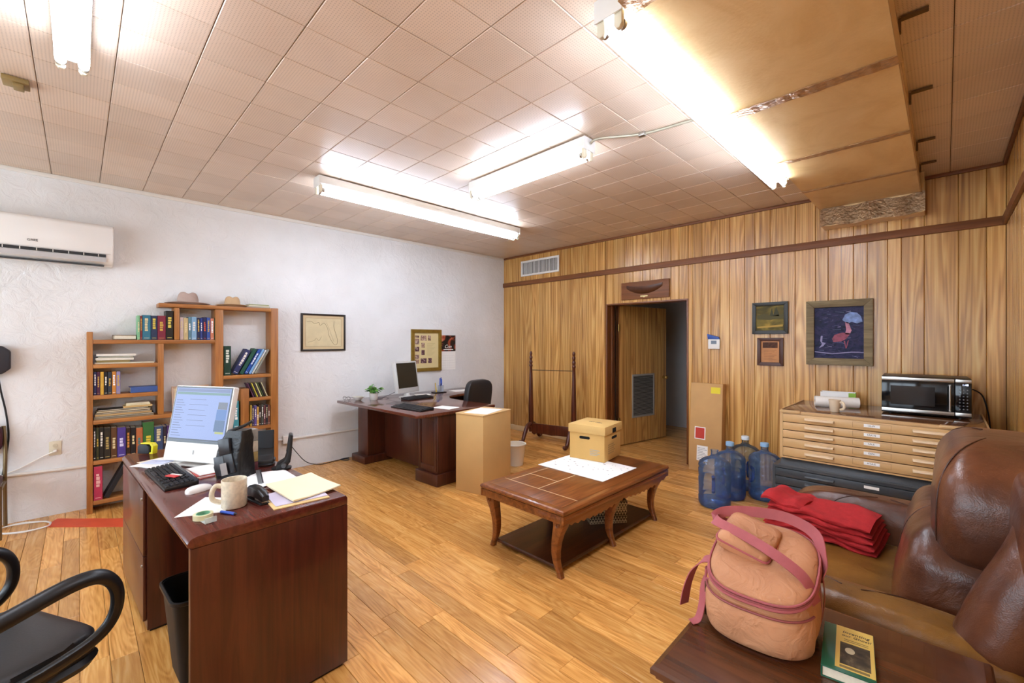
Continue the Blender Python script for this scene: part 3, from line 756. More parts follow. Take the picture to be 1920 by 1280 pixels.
def row(y0, z, spec, desc, group, xf=-5.195, kind='book'):
    """spec: (width, height, depth, cloth, colour word[, title colour])"""
    y = y0
    for i, s in enumerate(spec):
        w, h, d, c, cw = s[:5]
        book('%s %s, %s from left %s' % (cw, kind, ORD[i], desc), group, (xf - d / 2, y + w / 2, z), w - .0015, d, h, c, spine=s[5] if len(s) > 5 else None)
        y += w
row(.378, 1.4955, [(.02, .22, .14, '#7fb58a', 'pale green'), (.016, .216, .14, '#7a2f36', 'maroon'), (.06, .225, .14, '#2f6f86', 'teal'), (.047, .222, .14, '#26324f', 'navy', '#d6c24a'), (.062, .224, .14, '#7a2338', 'burgundy'), (.056, .272, .14, '#1d1a14', 'tall black and yellow', '#d8c658')],
    'on the bookcase above the left bay', 'books on the open top shelf')
row(.687, 1.4955, [(.03, .215, .13, '#c9b7b4', 'pinkish white'), (.037, .21, .13, '#c2ad7e', 'beige'), (.025, .222, .13, '#5b7f8e', 'grey-blue'), (.043, .222, .13, '#7fa6c6', 'light blue'), (.027, .216, .13, '#20284e', 'navy'), (.022, .212, .13, '#2b3a80', 'dark blue'), (.031, .224, .13, '#1f2150', 'midnight blue', '#c8502e'), (.031, .22, .13, '#2f4f9a', 'royal blue'), (.031, .213, .13, '#c77a5a', 'salmon')],
    'in the cubby under the hats', 'books in the cubby under the hats')
for i, y in enumerate((.9655,)): book('dark green booklet at the right end of the cubby under the hats', 'books in the cubby under the hats', (-5.255, y + .0005, 1.4955), .007, .12, .215, '#24533a', title=False)
row(.091, 1.0145, [(.021, .2, .13, '#262c58', 'navy'), (.022, .2, .13, '#512642', 'plum'), (.024, .2, .13, '#d0a13c', 'yellow'), (.024, .196, .13, '#16171c', 'black'), (.027, .195, .13, '#2d3440', 'slate'), (.028, .198, .13, '#c78236', 'orange'), (.028, .198, .13, '#8a80a8', 'lavender')],
    'on the third shelf of the left bay', 'books on the third shelf')
row(.091, .4505, [(.017, .28, .14, '#22211f', 'black and white'), (.02, .278, .14, '#3a3a22', 'olive-black'), (.03, .276, .14, '#201c18', 'charcoal'), (.044, .27, .14, '#2a241c', 'dark brown', '#b09a5a'), (.041, .268, .14, '#5a3a20', 'brown'), (.059, .262, .14, '#4a3a86', 'purple', '#d8d4f0'), (.032, .25, .14, '#2e1c14', 'umber', '#d08a3a'), (.036, .25, .14, '#1f1a1c', 'ink black'), (.048, .24, .14, '#b0643a', 'orange and teal', '#3a7a7a'), (.079, .285, .14, '#3a6a34', 'thick green', '#d8c440'), (.065, .235, .14, '#36486a', 'slate blue'), (.027, .23, .14, '#2a2230', 'dark violet'), (.026, .235, .14, '#4c2f62', 'violet')],
    'on the long shelf behind the desk', 'books on the long lower shelf')
book('tall red-pink binder on the bottom shelf of the bookcase', 'binders on the bottom shelf', (-5.26, .121, .1065), .055, .15, .29, '#b0324e', spine='#e0b0a8', name='binder', cat='binder')
book('black binder leaning on the bottom shelf of the bookcase', 'binders on the bottom shelf', (-5.26, .172, .1145), .035, .15, .29, '#1b1c20', rot=(R(-26), 0, 0), title=False, name='binder', cat='binder')
book('cream booklet on the bottom shelf beside the leaning black binder', 'binders on the bottom shelf', (-5.25, .345, .1065), .03, .14, .2, '#d8cfae', title=False, name='binder', cat='binder')
# right bay
book('dark green album standing upright in the right bay', 'books in the right bay', (-5.26, 1.078, 1.1315), .062, .14, .3, '#173a2c', spine='#d8dccf')
for i, (dy, w, h, c, cw, an) in enumerate(((0, .05, .275, '#2e3560', 'indigo', 27), (.066, .034, .29, '#1f5040', 'green', 27.5), (.111, .03, .285, '#234a9a', 'blue', 28), (.151, .022, .288, '#7aa8d8', 'sky blue', 27.5), (.18, .016, .28, '#c9cdd0', 'white', 27.5), (.204, .02, .285, '#8a8a7c', 'grey and yellow', 27))):
    book('%s book leaning right in the right bay, %s after the green album' % (cw, ORD[i]), 'books in the right bay', (-5.26, 1.15 + dy + (w / 2) / math.cos(R(an)) - .034, 1.1335 + w / 2 * math.sin(R(an))), w, .13, h, c, rot=(R(-an), 0, 0), title=i % 2 == 0)
cs = [('#55304a', 'mauve'), ('#2b2a30', 'black'), ('#c8b84a', 'yellow'), ('#3a2a3a', 'dark plum'), ('#c9c48a', 'pale yellow'), ('#3f4a2c', 'moss'), ('#2a2022', 'dark'), ('#b7ac86', 'tan')]
for i, (c, cw) in enumerate(cs):
    book('%s disc case leaning left on the small shelf, %s from left' % (cw, ORD[i]), 'disc cases on the small shelf', (-5.26, 1.318 + .0185 * i, .889), .012, .12, .16, c, rot=(R(21), 0, 0), name='disc_case', cat='case', title=False)
row(1.284, .5805, [(.016, .225, .12, '#d0b04a', 'yellow'), (.022, .21, .12, '#3a2f4e', 'violet-grey'), (.024, .215, .12, '#5a4a86', 'purple'), (.02, .2, .12, '#c99a4a', 'amber'), (.022, .215, .12, '#3a2a22', 'brown'), (.024, .22, .12, '#4a4a44', 'grey'), (.02, .21, .12, '#6a3a3a', 'rust'), (.022, .215, .12, '#2c2630', 'black'), (.02, .21, .12, '#7a4a3a', 'terracotta')],
    'on the bottom right shelf', 'books on the bottom right shelf')
row(1.045, .5805, [(.03, .27, .13, '#22302c', 'green-black'), (.034, .275, .13, '#3a403c', 'dark grey'), (.022, .27, .13, '#1d3a30', 'bottle green'), (.05, .28, .13, '#3d8a96', 'turquoise')], 'beside the small post', 'books behind the monitor')
# lying things: stack of flat items
def flat(name, label, cat, group, loc, size, c, rz=0, tilt=0, pages=True):
    b = thing(name, label, cat, loc, group=group, rot=(R(tilt), 0, R(rz)))
    l, w, h = size; k = min(.004, h * .28)
    m = MB(); m.box((-l / 2, -w / 2, 0), (l / 2, w / 2, k)); m.box((-l / 2, -w / 2, h - k), (l / 2, w / 2, h)); so_ = random.random() < .6; m.box(((l / 2 - .003) if so_ else -l / 2, -w / 2, k), (l / 2 if so_ else (-l / 2 + .003), w / 2, h - k)); m.build('cover', bmat(c), b)
    MB().box((-l / 2 + .003, -w / 2 + .003, k), (l / 2 - .003, w / 2 - .003, h - k)).build('pages', M_pages, b)
    return b
flat('book', 'closed book lying flat at the left end of the top shelf', 'book', 'books on the open top shelf', (-5.28, .295, 1.4955), (.14, .15, .04), '#5a4020', 3)
z = 1.2825
for i, (w, h, c, cw, dy) in enumerate(((.40, .012, '#c8c0aa', 'wide cream', .0), (.22, .018, '#8a7a4a', 'olive', -.08), (.25, .02, '#dcd8cc', 'white', -.07), (.24, .014, '#2a4034', 'dark green', -.065), (.26, .02, '#e6e2d8', 'pale', -.06))):
    flat('magazine', '%s magazine lying on the second shelf, %s from the bottom' % (cw, ORD[i]), 'magazine', 'papers on the second shelf', (-5.27, .30 + dy, z), (.15, w, h), c, random.uniform(-2, 2)); z += h + .0006
flat('binder', 'blue patterned binder lying on the third shelf', 'binder', None, (-5.27, .425, 1.0145), (.15, .19, .05), '#3f5a96', 2)
z = .7985
for i, (w, h, c, cw, dy) in enumerate(((.40, .014, '#8a7a62', 'grey-brown', -.005), (.40, .012, '#3a342c', 'dark', -.005), (.38, .016, '#b89a6a', 'tan', -.01), (.37, .012, '#4a4038', 'brown', -.012), (.36, .014, '#a08a5c', 'khaki', -.01), (.34, .012, '#2e2a26', 'black', -.012))):
    flat('magazine', '%s magazine in the stack on the fourth shelf, %s from the bottom' % (cw, ORD[i]), 'magazine', 'magazines on the fourth shelf', (-5.27, .30 + dy, z), (.15, w, h), c, random.uniform(-1.2, 1.2)); z += h + .0008
for i, (w, h, c, cw) in enumerate(((.2, .016, '#c9a970', 'buff'), (.17, .012, '#d8cc98', 'cream'), (.16, .01, '#e2dcc0', 'ivory'))):
    flat('notebook', '%s notebook on top of the fourth shelf magazine stack, %s upward' % (cw, ORD[i]), 'notebook', 'notebooks on the fourth shelf', (-5.265, .385, z), (.14, w, h), c, random.uniform(-2, 2)); z += h + .0008
# hats
def hat(label, y, c, s, h):
    t_ = thing('felt_hat', label, 'hat', (-5.272, y, 1.8395), 90, 'hats on top of the bookcase')
    fm = mat('felt_' + c.strip('#'), c, .85, var=.05, vscale=20)
    m = MB(); N = 40; rings = []
    for (r_, zz) in ((.56, .006), (.6, .003), (.8, .004), (1.0, .010), (1.0, .013), (.8, .008), (.6, .007), (.54, .01)):
        rings.append([(.175 * s * r_ * math.cos(2 * math.pi * i / N) * 1.05, .098 * r_ * math.sin(2 * math.pi * i / N), zz + (.012 * abs(math.sin(2 * math.pi * i / N)) ** 2 if r_ > .7 else 0)) for i in range(N)])
    m.loft(rings, cap=False); m.build('brim', fm, t_, smooth=True)
    rings = []
    for k in range(13):
        q = k / 12; r_ = .5 * (math.cos(q * 1.35) ** .55 if k < 12 else .16); zz = .008 + h * math.sin(q * 1.57) ** .9
        ring = []
        for i in range(N):
            a = 2 * math.pi * i / N
            x = .175 * s * r_ * math.cos(a); y_ = .098 * 1.3 * r_ * math.sin(a) * (1 - .3 * q)
            ring.append((x, y_, zz - .022 * q ** 3 * math.exp(-(x / (.018 * s)) ** 2)))
        rings.append(ring)
    m = MB(); m.loft(rings); m.build('crown', fm, t_, smooth=True)
    m = MB(); m.lathe([(.0955 * s, .01), (.0965 * s, .012), (.095 * s, .026), (.093 * s, .027)], 40, cap=False); o = m.build('band', mat('band_' + c.strip('#'), c, .6, var=.1), t_, smooth=True); o.scale = (1, .78, 1)
hat('grey-mauve felt hat on the left of the bookcase top', .762, '#b59f94', 1.0, .115)
hat('beige felt hat on the right of the bookcase top', 1.138, '#c9a982', .82, .10)
z = 1.8395
for i, (w, h, c, cw) in enumerate(((.22, .012, '#6f665a', 'grey'), (.2, .012, '#d8d2b8', 'cream'), (.19, .01, '#9aa070', 'sage'))):
    flat('notepad', '%s notepad on the bookcase top right of the hats, %s upward' % (cw, ORD[i]), 'notepad', 'notepads beside the hats', (-5.27, 1.37, z), (.13, w, h), c, random.uniform(-4, 4)); z += h + .0006
# framed certificate on the middle shelf behind the monitor
fr_ = thing('small_frame', 'pale picture frame leaning on the bookcase behind the monitor', 'picture frame', (-5.31, .79, .7975), rot=(R(-8), 0, R(90)))
frame_parts(fr_, .3, .24, .02, .015, mat('pale_frame', '#d8c0a8', .5), 'y')
MB().box((-.13, -.009, -.1), (.13, -.002, .1)).build('sheet', M_cream, fr_)
for ch in fr_.children: ch.location.z = .122
# ================================================================== FRONT DESK
DZ1 = .775
dk = thing('office_desk', 'dark mahogany office desk with drawer pedestal in the foreground', 'desk', (-2.776, .5335, 0), 2.8)
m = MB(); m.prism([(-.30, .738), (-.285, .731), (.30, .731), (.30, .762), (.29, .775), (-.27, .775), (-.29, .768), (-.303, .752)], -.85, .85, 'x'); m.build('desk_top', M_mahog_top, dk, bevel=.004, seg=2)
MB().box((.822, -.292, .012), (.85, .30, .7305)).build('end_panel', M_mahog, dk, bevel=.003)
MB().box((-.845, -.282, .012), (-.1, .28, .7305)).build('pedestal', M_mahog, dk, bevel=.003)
MB().box((-.0995, .262, .25), (.8215, .28, .7305)).build('modesty_panel', M_mahog, dk)
for z0, z1 in ((.06, .385), (.39, .725)):
    d_ = MB().box((-.835, -.298, z0), (-.108, -.2825, z1)).build('drawer', M_mahog, dk, bevel=.003)
    MB().lathe([(.008, 0), (.008, .004), (.005, .006)], 14, M=rotM(90, 0, 0, (-.13, -.2978, z1 - .05))).build('lock', M_steel, d_, smooth=True)
    MB().box((-.83, -.2979, z1 - .012), (-.113, -.2935, z1 - .004)).build('pull_groove', M_dark, d_)
MB().box((.80, -.28, 0), (.84, .28, .012)).build('glide_strip', M_black, dk)
MB().box((-.84, -.27, 0), (-.11, .27, .012)).build('plinth', M_black, dk)
# waste bin under the desk
bn = thing('waste_bin', 'black plastic waste bin in the knee space of the front desk', 'bin', (-2.42, .385, 0), 3)
def ribbon_ring(hx, hy, r, z): return rr(hx, hy, r, z)
m = MB(); m.loft([rr(.105, .08, .04, .003), rr(.145, .112, .05, .375), rr(.141, .108, .048, .375), rr(.101, .076, .038, .008)], cap=True); m.build('tub', mat('bin_black', '#111113', .55), bn, smooth=True)
m = MB(); m.loft([rr(.146, .113, .05, .36), rr(.154, .121, .055, .365), rr(.154, .121, .055, .378), rr(.146, .113, .05, .38)], cap=False, closed=True); m.build('rim', M_black, bn, smooth=True)
# ---- all-in-one computer
cp = thing('desktop_computer', 'silver-white all-in-one computer showing a web page on the front desk', 'computer', (-3.05, .505, DZ1 + .0005), 30)
W, HH = .215, .43
TM = Matrix.Translation((0, -.06, .02)) @ Matrix.Rotation(R(-11), 4, 'X')
m = MB(); m.loft([[tuple(TM @ Vector(p)) for p in [(x, yv, z + HH / 2) for x, z, _ in [(q[0], q[1], 0) for q in rr(W, HH / 2, .012)]]] for yv in (0, .035)]); m.build('housing', mat('computer_shell', '#e3e1dc', .3), cp, bevel=.004)
M_screen = mat('screen_glow', '#9db0f0', .25, emit=.46, ebase='#15171c')
sc0 = MB().box((-W + .006, -.0012, .105), (W - .006, -.0002, HH - .006), M=TM).build('bezel', M_blackgloss, cp)
so = MB().box((-W + .014, -.002, .118), (W - .014, -.0013, HH - .014), M=TM).build('screen', M_screen, cp)
def ui(name, rects, mm):
    m = MB()
    for x0, z0, x1, z1 in rects: m.box((x0, -.0026, z0), (x1, -.0021, z1), M=TM)
    return m.build(name, mm, so)
ui('page_header', [(-.195, .378, .195, .392)], mat('ui_green', '#7fb3a8', .25, emit=0.3, ebase='#15171c')); ui('tab_bar', [(-.195, .395, .195, .412)], mat('ui_tab', '#8f9fd8', .25, emit=0.3, ebase='#15171c'))
ui('sidebar', [(-.19, .14 + i * .0145, -.12 - .012 * (i % 3), .1435 + i * .0145) for i in range(15)], mat('ui_text', '#7f8cc8', .25, emit=0.22, ebase='#15171c'))
ui('text_lines', [(-.09, .2 + i * .03, .05 - .02 * (i % 2), .2025 + i * .03) for i in range(6)], MATS['ui_text'])
ui('picture_block', [(.125, .3, .19, .34)], mat('ui_photo', '#8d8fa6', .25, emit=0.25, ebase='#15171c')); ui('blue_block', [(.12, .24, .19, .299)], mat('ui_blue', '#4a86e0', .25, emit=0.35, ebase='#15171c')); ui('lower_block', [(.118, .175, .19, .239)], mat('ui_blue_dark', '#3f6fb0', .25, emit=0.3, ebase='#15171c')); ui('yellow_block', [(.13, .163, .19, .1745)], mat('ui_yellow', '#d8dc50', .25, emit=0.35, ebase='#15171c'))
ui('task_bar', [(-.2, .1185, .2, .127)], mat('ui_dark', '#3c4160', .25, emit=0.1, ebase='#15171c'))
MB().box((-.005, -.0012, .042), (.005, -.0003, .064), M=TM).build('logo_mark', mat('logo_grey', '#9a9894', .4), cp)
m = MB(); m.box((-.10, -.09, 0), (.10, .10, .008)); m.build('stand_foot', mat('aluminium', '#c6c5c2', .35, metal=.7), cp, bevel=.003)
m = MB(); m.hexa([(-.05, .05, .008), (.05, .05, .008), (.05, .065, .008), (-.05, .065, .008)], [(-.05, .0, .22), (.05, .0, .22), (.05, .02, .22), (-.05, .02, .22)]); m.build('stand_neck', MATS['aluminium'], cp)
# ---- keyboard
kb = thing('keyboard', 'black keyboard on the front desk before the computer', 'keyboard', (-2.82, .335, DZ1 + .0005), 4)
m = MB(); m.hexa([(-.235, -.068, 0), (.235, -.068, 0), (.235, .068, 0), (-.235, .068, 0)], [(-.235, -.068, .012), (.235, -.068, .012), (.235, .068, .024), (-.235, .068, .024)]); m.build('case', M_black, kb, bevel=.004)
km = MB().hexa([(-.0075, -.0075, 0), (.0075, -.0075, 0), (.0075, .0075, 0), (-.0075, .0075, 0)], [(-.0058, -.0055, .006), (.0058, -.0055, .006), (.0058, .006, .006), (-.0058, .006, .006)]).mesh('key', mat('key_black', '#222226', .5))
for r_ in range(6):
    for c_ in range(22):
        if r_ == 0 and 4 <= c_ <= 9: continue
        if c_ in (15, 18): continue
        yy = -.052 + r_ * .019
        link('key', km, kb, (-.215 + c_ * .0205, yy, .0135 + (yy + .068) / .136 * .012), (R(5), 0, 0))
o = link('space_bar', km, kb, (-.215 + 6.5 * .0205, -.052, .0145), (R(5), 0, 0)); o.scale = (8, 1, 1)
m = MB(); m.box((-.035, -.012, 0), (.035, .012, .006)); m.box((-.045, .014, .0), (.02, .026, .006), 1)
cr = thing('memory_card', 'small red and white card lying on the keyboard', 'card', (-2.73, .335, DZ1 + .029), 28)
MB().box((-.035, -.016, 0), (.035, .01, .006)).build('red_part', mat('red_plastic', '#c8302c', .4), cr, bevel=.002)
MB().box((-.04, .0105, 0), (.03, .026, .005)).build('white_part', M_white, cr, bevel=.002)
# ---- mouse
ms = thing('computer_mouse', 'white wireless mouse on the desk beside the mug', 'mouse', (-2.485, .40, DZ1 + .0005), 112)
m = MB(); m.sup((0, 0, .006), (.056, .03, .022), .8, .75, 28, 14, disp=lambda x, y, z: (x, y, max(z, -.25) * (1 - .12 * x))); m.build('shell', mat('mouse_white', '#eceae6', .2), ms, smooth=True)
MB().box((-.045, -.027, 0), (.045, .027, .0015)).build('glide', mat('mouse_grey', '#8d8d8d', .4), ms, bevel=.0006)
# ---- mug
def mug(label, loc, rz, c, rad, h, tap=1.0, sp=.0):
    g = thing('coffee_mug', label, 'mug', loc, rz)
    mm = mat('glaze_' + c.strip('#'), c, .25, var=sp, vscale=70)
    r = rad; m = MB()
    m.lathe([(r * tap * .93, 0), (r * tap, .004), (r, h - .003), (r * .99, h), (r * .93, h - .001), (r * .92, h - .006), (r * tap * .9, .008), (.001, .007)], 32, cap=True); m.build('cup', mm, g, smooth=True)
    m = MB(); m.tube(bez([(-r * .97, 0, h * .80), (-r * 1.4, 0, h * .82), (-r * 1.66, 0, h * .6), (-r * 1.58, 0, h * .35), (-r * .97, 0, h * .2)], 8), .0068, 10, squash=1.5); m.build('handle', mm, g, smooth=True)
    return g
mug('speckled cream coffee mug on the front desk', (-2.145, .47, DZ1 + .002), 78, '#ddd2bb', .0475, .116, sp=.14)
# ---- papers on the desk
def sheet(name, label, cat, pts, z, mm, t=.0012, curl=0, group=None):
    c = [sum(p[0] for p in pts) / 4, sum(p[1] for p in pts) / 4]
    a, b, cc, d_ = [Vector((p[0] - c[0], p[1] - c[1], 0)) for p in pts]
    def f(u, v):
        p = (a * (1 - u) + b * u) * (1 - v) + (d_ * (1 - u) + cc * u) * v
        p.z = t + curl * ((2 * u - 1) ** 2) * ((2 * v - 1) ** 2); return p
    o = MB().grid(f, 8, 8, t).build(name, mm, None, smooth=True); o.location = (c[0], c[1], z)
    return tag(o, label, cat, group)
zt = DZ1 + .0005
sheet('paper_sheet', 'single white sheet under the mug and the tape roll', 'paper', [(-2.175, .27), (-2.10, .43), (-2.29, .465), (-2.36, .405)], zt, M_paper, curl=0)
for i, (dx, dy, a_) in enumerate(((0, 0, 0), (.02, .01, 5), (-.03, .015, -6), (.015, .0, 11))):
    ca, sa = math.cos(R(a_ + 25)), math.sin(R(a_ + 25))
    pts = [(-3.17 + dx + x * ca - y * sa, .345 + dy + x * sa + y * ca) for x, y in ((-.13, -.085), (.13, -.085), (.13, .085), (-.13, .085))]
    sheet('paper_sheet', '%s loose sheet in the pile at the computer\'s left foot, from the bottom up' % ORD[i], 'paper', pts, zt + i * .0022, mat('paper_tint_%d' % i, ['#f2f0ea', '#e9e6ee', '#e8dcc6', '#f4f3f0'][i], .7), group='loose sheets left of the computer', curl=.0)
m = MB()
en = thing('envelope', 'pale blue-white envelope on top of the loose sheets', 'envelope', (-3.2, .32, zt + .0095), 40); MB().box((-.07, -.035, 0), (.07, .035, .002)).build('body', mat('pale_blue_paper', '#c9cfe6', .6), en); MB().prism([(-.07, .035), (.07, .035), (0, -.008)], .002, .0028, 'z').build('flap', mat('pale_blue_flap', '#bcc3de', .6), en)
fs_ = [('#d9837e', 'pink folder'), ('#f2f1ee', 'white page stack'), ('#cf5f5a', 'red folder'), ('#f5f4f1', 'top white form')]
for i, (c, cw) in enumerate(fs_):
    a_ = [12, 6, 2, 8][i]; ca, sa = math.cos(R(a_)), math.sin(R(a_))
    pts = [(-2.80 - .005 * i + x * ca - y * sa, .475 + .004 * i + x * sa + y * ca) for x, y in ((-.10, -.06), (.10, -.06), (.10, .07), (-.10, .07))]
    sheet('file_folder', '%s between the keyboard and the computer' % cw, 'folder', pts, zt + i * .004, mat('folder_%d' % i, c, .6), t=.003, group='folders before the computer')
pts = [(-2.62, .60), (-2.33, .55), (-2.37, .80), (-2.57, .80)]
for i in range(3):
    q = [(x + .012 * i, y - .006 * i) for x, y in pts]
    sheet('printed_page', '%s printed page from the bottom, beneath the cream folder' % ORD[i], 'paper', q, zt + i * .0022, mat('page_white_%d' % i, ['#e6e6ea', '#f1f1f0', '#fafaf8'][i], .7), group='pages beneath the cream folder')
rl = thing('steel_ruler', 'grey ruler lying across the printed pages', 'ruler', (-2.5, .66, zt + .0075), 78); MB().box((-.012, -.13, 0), (.012, .13, .0015)).build('strip', mat('ruler_grey', '#8a8f92', .35, metal=.6), rl); MB().box((.006, -.125, .0015), (.0115, .125, .0019)).build('scale_marks', M_ink, rl)
sheet('manila_folder', 'tan folder at the bottom of the pile on the desk corner', 'folder', [(-2.15, .585), (-1.975, .575), (-1.96, .80), (-2.16, .82)], zt, M_manila, t=.004)
sheet('paper_sheet', 'lilac-edged page between the tan and the cream folder', 'paper', [(-2.19, .60), (-2.0, .59), (-1.98, .80), (-2.2, .82)], zt + .0046, mat('lilac_paper', '#c9c2d6', .7), t=.002)
sheet('cream_folder', 'large cream folder on top of the pile at the desk corner', 'folder', [(-1.985, .655), (-2.04, .885), (-2.345, .86), (-2.31, .635)], zt + .0095, M_cream, t=.006, curl=.004)
# ---- stapler
sp_ = thing('stapler', 'black stapler on the desk right of the mug', 'stapler', (-2.145, .558, zt), 8)
MB().box((-.075, -.02, 0), (.075, .02, .008)).build('base', M_black, sp_, bevel=.004)
m = MB(); m.loft([[(x, w_ * sx, z_) for sx, z_ in ((-1, z0), (1, z0), (1, z1 - .006), (.6, z1), (-.6, z1), (-1, z1 - .006))] for x, w_, z0, z1 in ((-.08, .017, .014, .045), (-.05, .02, .02, .062), (0, .02, .024, .066), (.05, .018, .022, .058), (.08, .014, .016, .04))]); m.build('arm', mat('stapler_black', '#101013', .3), sp_, smooth=True)
MB().box((.0, -.012, .0082), (.072, .012, .02)).build('magazine_rail', M_steel, sp_, bevel=.002)
# ---- tape roll
tr = thing('tape_roll', 'roll of clear tape with green core on the desk edge', 'tape', (-2.085, .35, zt + .0015), 10)
m = MB(); m.loft([[(r_ * math.cos(a), r_ * math.sin(a), z_) for a in [2 * math.pi * i / 32 for i in range(32)]] for r_, z_ in ((.024, 0), (.034, 0), (.034, .019), (.024, .019))], closed=True); m.build('tape_winding', mat('tape_cream', '#d8d2a8', .3), tr, smooth=True)
m = MB(); m.loft([[(r_ * math.cos(a), r_ * math.sin(a), z_) for a in [2 * math.pi * i / 32 for i in range(32)]] for r_, z_ in ((.022, -.0), (.0238, -.0), (.0238, .0205), (.022, .0205))], closed=True); m.build('core', mat('tape_green', '#7fbf9a', .35), tr, smooth=True)
m = MB(); m.box((.03, -.02, .0), (.075, .02, .0012)); m.box((.07, -.02, .0012), (.075, .02, .02)); m.build('cutter', mat('clear_plastic', '#d8e4e0', .1, alpha=.45), tr)
pn = thing('blue_pen', 'blue pen lying beside the tape roll', 'pen', (-2.065, .43, zt + .0062), 30)
MB().tube([(-.035, 0, 0), (.035, 0, 0)], .006, 12).build('barrel', mat('pen_blue', '#2a4fb0', .3), pn, smooth=True); MB().tube([(.035, 0, 0), (.04, 0, 0), (.046, 0, 0)], [.0058, .004, .001], 12).build('tip', M_black, pn, smooth=True)
# ---- tape measure
tm_ = thing('tape_measure', 'black and yellow tape measure at the far desk corner', 'tape measure', (-3.555, .30, zt), 40)
m = MB(); m.prism([(-.04, 0), (.03, 0), (.04, .01), (.04, .045), (.02, .06), (-.03, .06), (-.04, .045)], -.02, .02, 'y'); m.build('case', mat('dark_rubber', '#22242a', .6), tm_, bevel=.006)
m = MB(); m.prism([(.038, .0), (.062, .0), (.066, .05), (.05, .068), (-.02, .068), (-.02, .061), (.04, .061), (.052, .046), (.05, .01), (.038, .01)], -.017, .017, 'y'); m.build('yellow_band', mat('safety_yellow', '#d8d020', .4), tm_, bevel=.002)
# ---- black organiser in front of the computer
og = thing('desk_organiser', 'tall black desk organiser stuffed with gadgets beside the computer screen', 'organiser', (-2.62, .575, zt), 40)
M_org = mat('organiser_black', '#161618', .35, var=.3, vscale=40, bump=.4, bscale=40, bdist=.01)
m = MB(); m.loft([rr(.075, .055, .02, .0, c=(.01, 0)), rr(.08, .06, .025, .06, c=(.0, 0)), rr(.072, .052, .025, .14, c=(.005, 0)), rr(.065, .045, .022, .20, c=(.02, 0)), rr(.05, .035, .02, .245, c=(.03, 0))]); m.build('pouch', M_org, og, smooth=True)
for (x, z0, w_, h_, tl) in ((-.02, .02, .055, .1, -14), (.035, .035, .05, .13, -18), (.0, .13, .06, .08, -12)):
    MB().box((-w_ / 2, -.008, 0), (w_ / 2, .008, h_), M=rotM(-6, tl, 0, (x, -.062, z0))).build('gadget', mat('gadget_black', '#26262a', .3), og, bevel=.004)
MB().box((-.017, -.0025, 0), (.017, 0, .06), M=rotM(-6, -16, 0, (.01, -.078, .03))).build('grey_label', mat('label_grey', '#8d8580', .5), og)
m = MB(); m.hexa([(-.09, -.02, .0), (-.055, -.02, .0), (-.055, -.012, .0), (-.09, -.012, .0)], [(-.075, -.02, .075), (-.062, -.02, .08), (-.062, -.012, .08), (-.075, -.012, .075)]); m.build('yellow_tool', mat('tool_yellow', '#bfb04a', .4), og)
m = MB(); m.tube(bez([(-.03, .0, .235), (.02, -.03, .25), (.07, -.02, .27), (.1, 0, .29)], 6), .008, 8); m.build('strap', M_org, og, smooth=True)
bx_ = thing('film_box', 'small stack of packets standing behind the black organiser', 'packet', (-2.69, .665, zt), 20)
for k, (z0, z1, c) in enumerate(((0, .045, '#6a3f4a'), (.046, .1, '#a8905a'), (.101, .16, '#bdb09a'), (.161, .225, '#8d8880'))): MB().box((-.03, -.025, z0), (.03, .025, z1)).build('packet', mat('packet_%d' % k, c, .5, var=.2, vscale=40), bx_, bevel=.003)
# ---- two curved black speakers
def speaker(label, loc, rz):
    s_ = thing('desk_speaker', label, 'speaker', loc, rz, 'curved black speakers on the front desk')
    front = [(-.02, .0), (.03, .012), (.052, .04), (.058, .08), (.066, .185), (.05, .19), (.036, .085), (.025, .05), (-.01, .03)]
    MB().prism(front, -.042, .042, 'y').build('shell', mat('speaker_black', '#1c1e21', .45), s_, bevel=.004)
    m = MB(); m.hexa([(.0355, -.036, .088), (.0495, -.036, .185), (.0495, .036, .185), (.0355, .036, .088)], [(.0335, -.036, .089), (.0475, -.036, .186), (.0475, .036, .186), (.0335, .036, .089)]); m.build('front_panel', mat('speaker_cloth', '#272b2f', .8), s_)
    MB().lathe([(.05, 0), (.05, .008), (.04, .012)], 24, c=(.01, 0, 0)).build('foot', M_black, s_, smooth=True)
    MB().lathe([(.013, 0), (.013, .006), (.008, .009)], 18, M=rotM(90, 0, 0, (.02, -.0425, .025))).build('knob', mat('knob_grey', '#4a4c50', .3), s_, smooth=True)
speaker('curved black speaker facing the room, nearer the computer', (-2.735, .75, zt), 160)
speaker('curved black speaker seen edge-on at the desk side', (-2.60, .785, zt), 74)
m = MB(); m.tube(bez([(XL + .06, 1.70, .33), (XL + .08, 1.78, .2), (XL + .07, 1.9, .06), (XL + .08, 2.06, .006), (XL + .05, 2.25, .006), (XL + .06, 2.40, .006), (XL + .14, 2.36, .008), (XL + .06, 2.30, .014), (XL + .03, 2.43, .01)], 8), .0045, 6)
tag(m.build('black_cable', M_black, None, smooth=True), 'black cable dropping from the outlet box to the floor by the wall', 'cable')
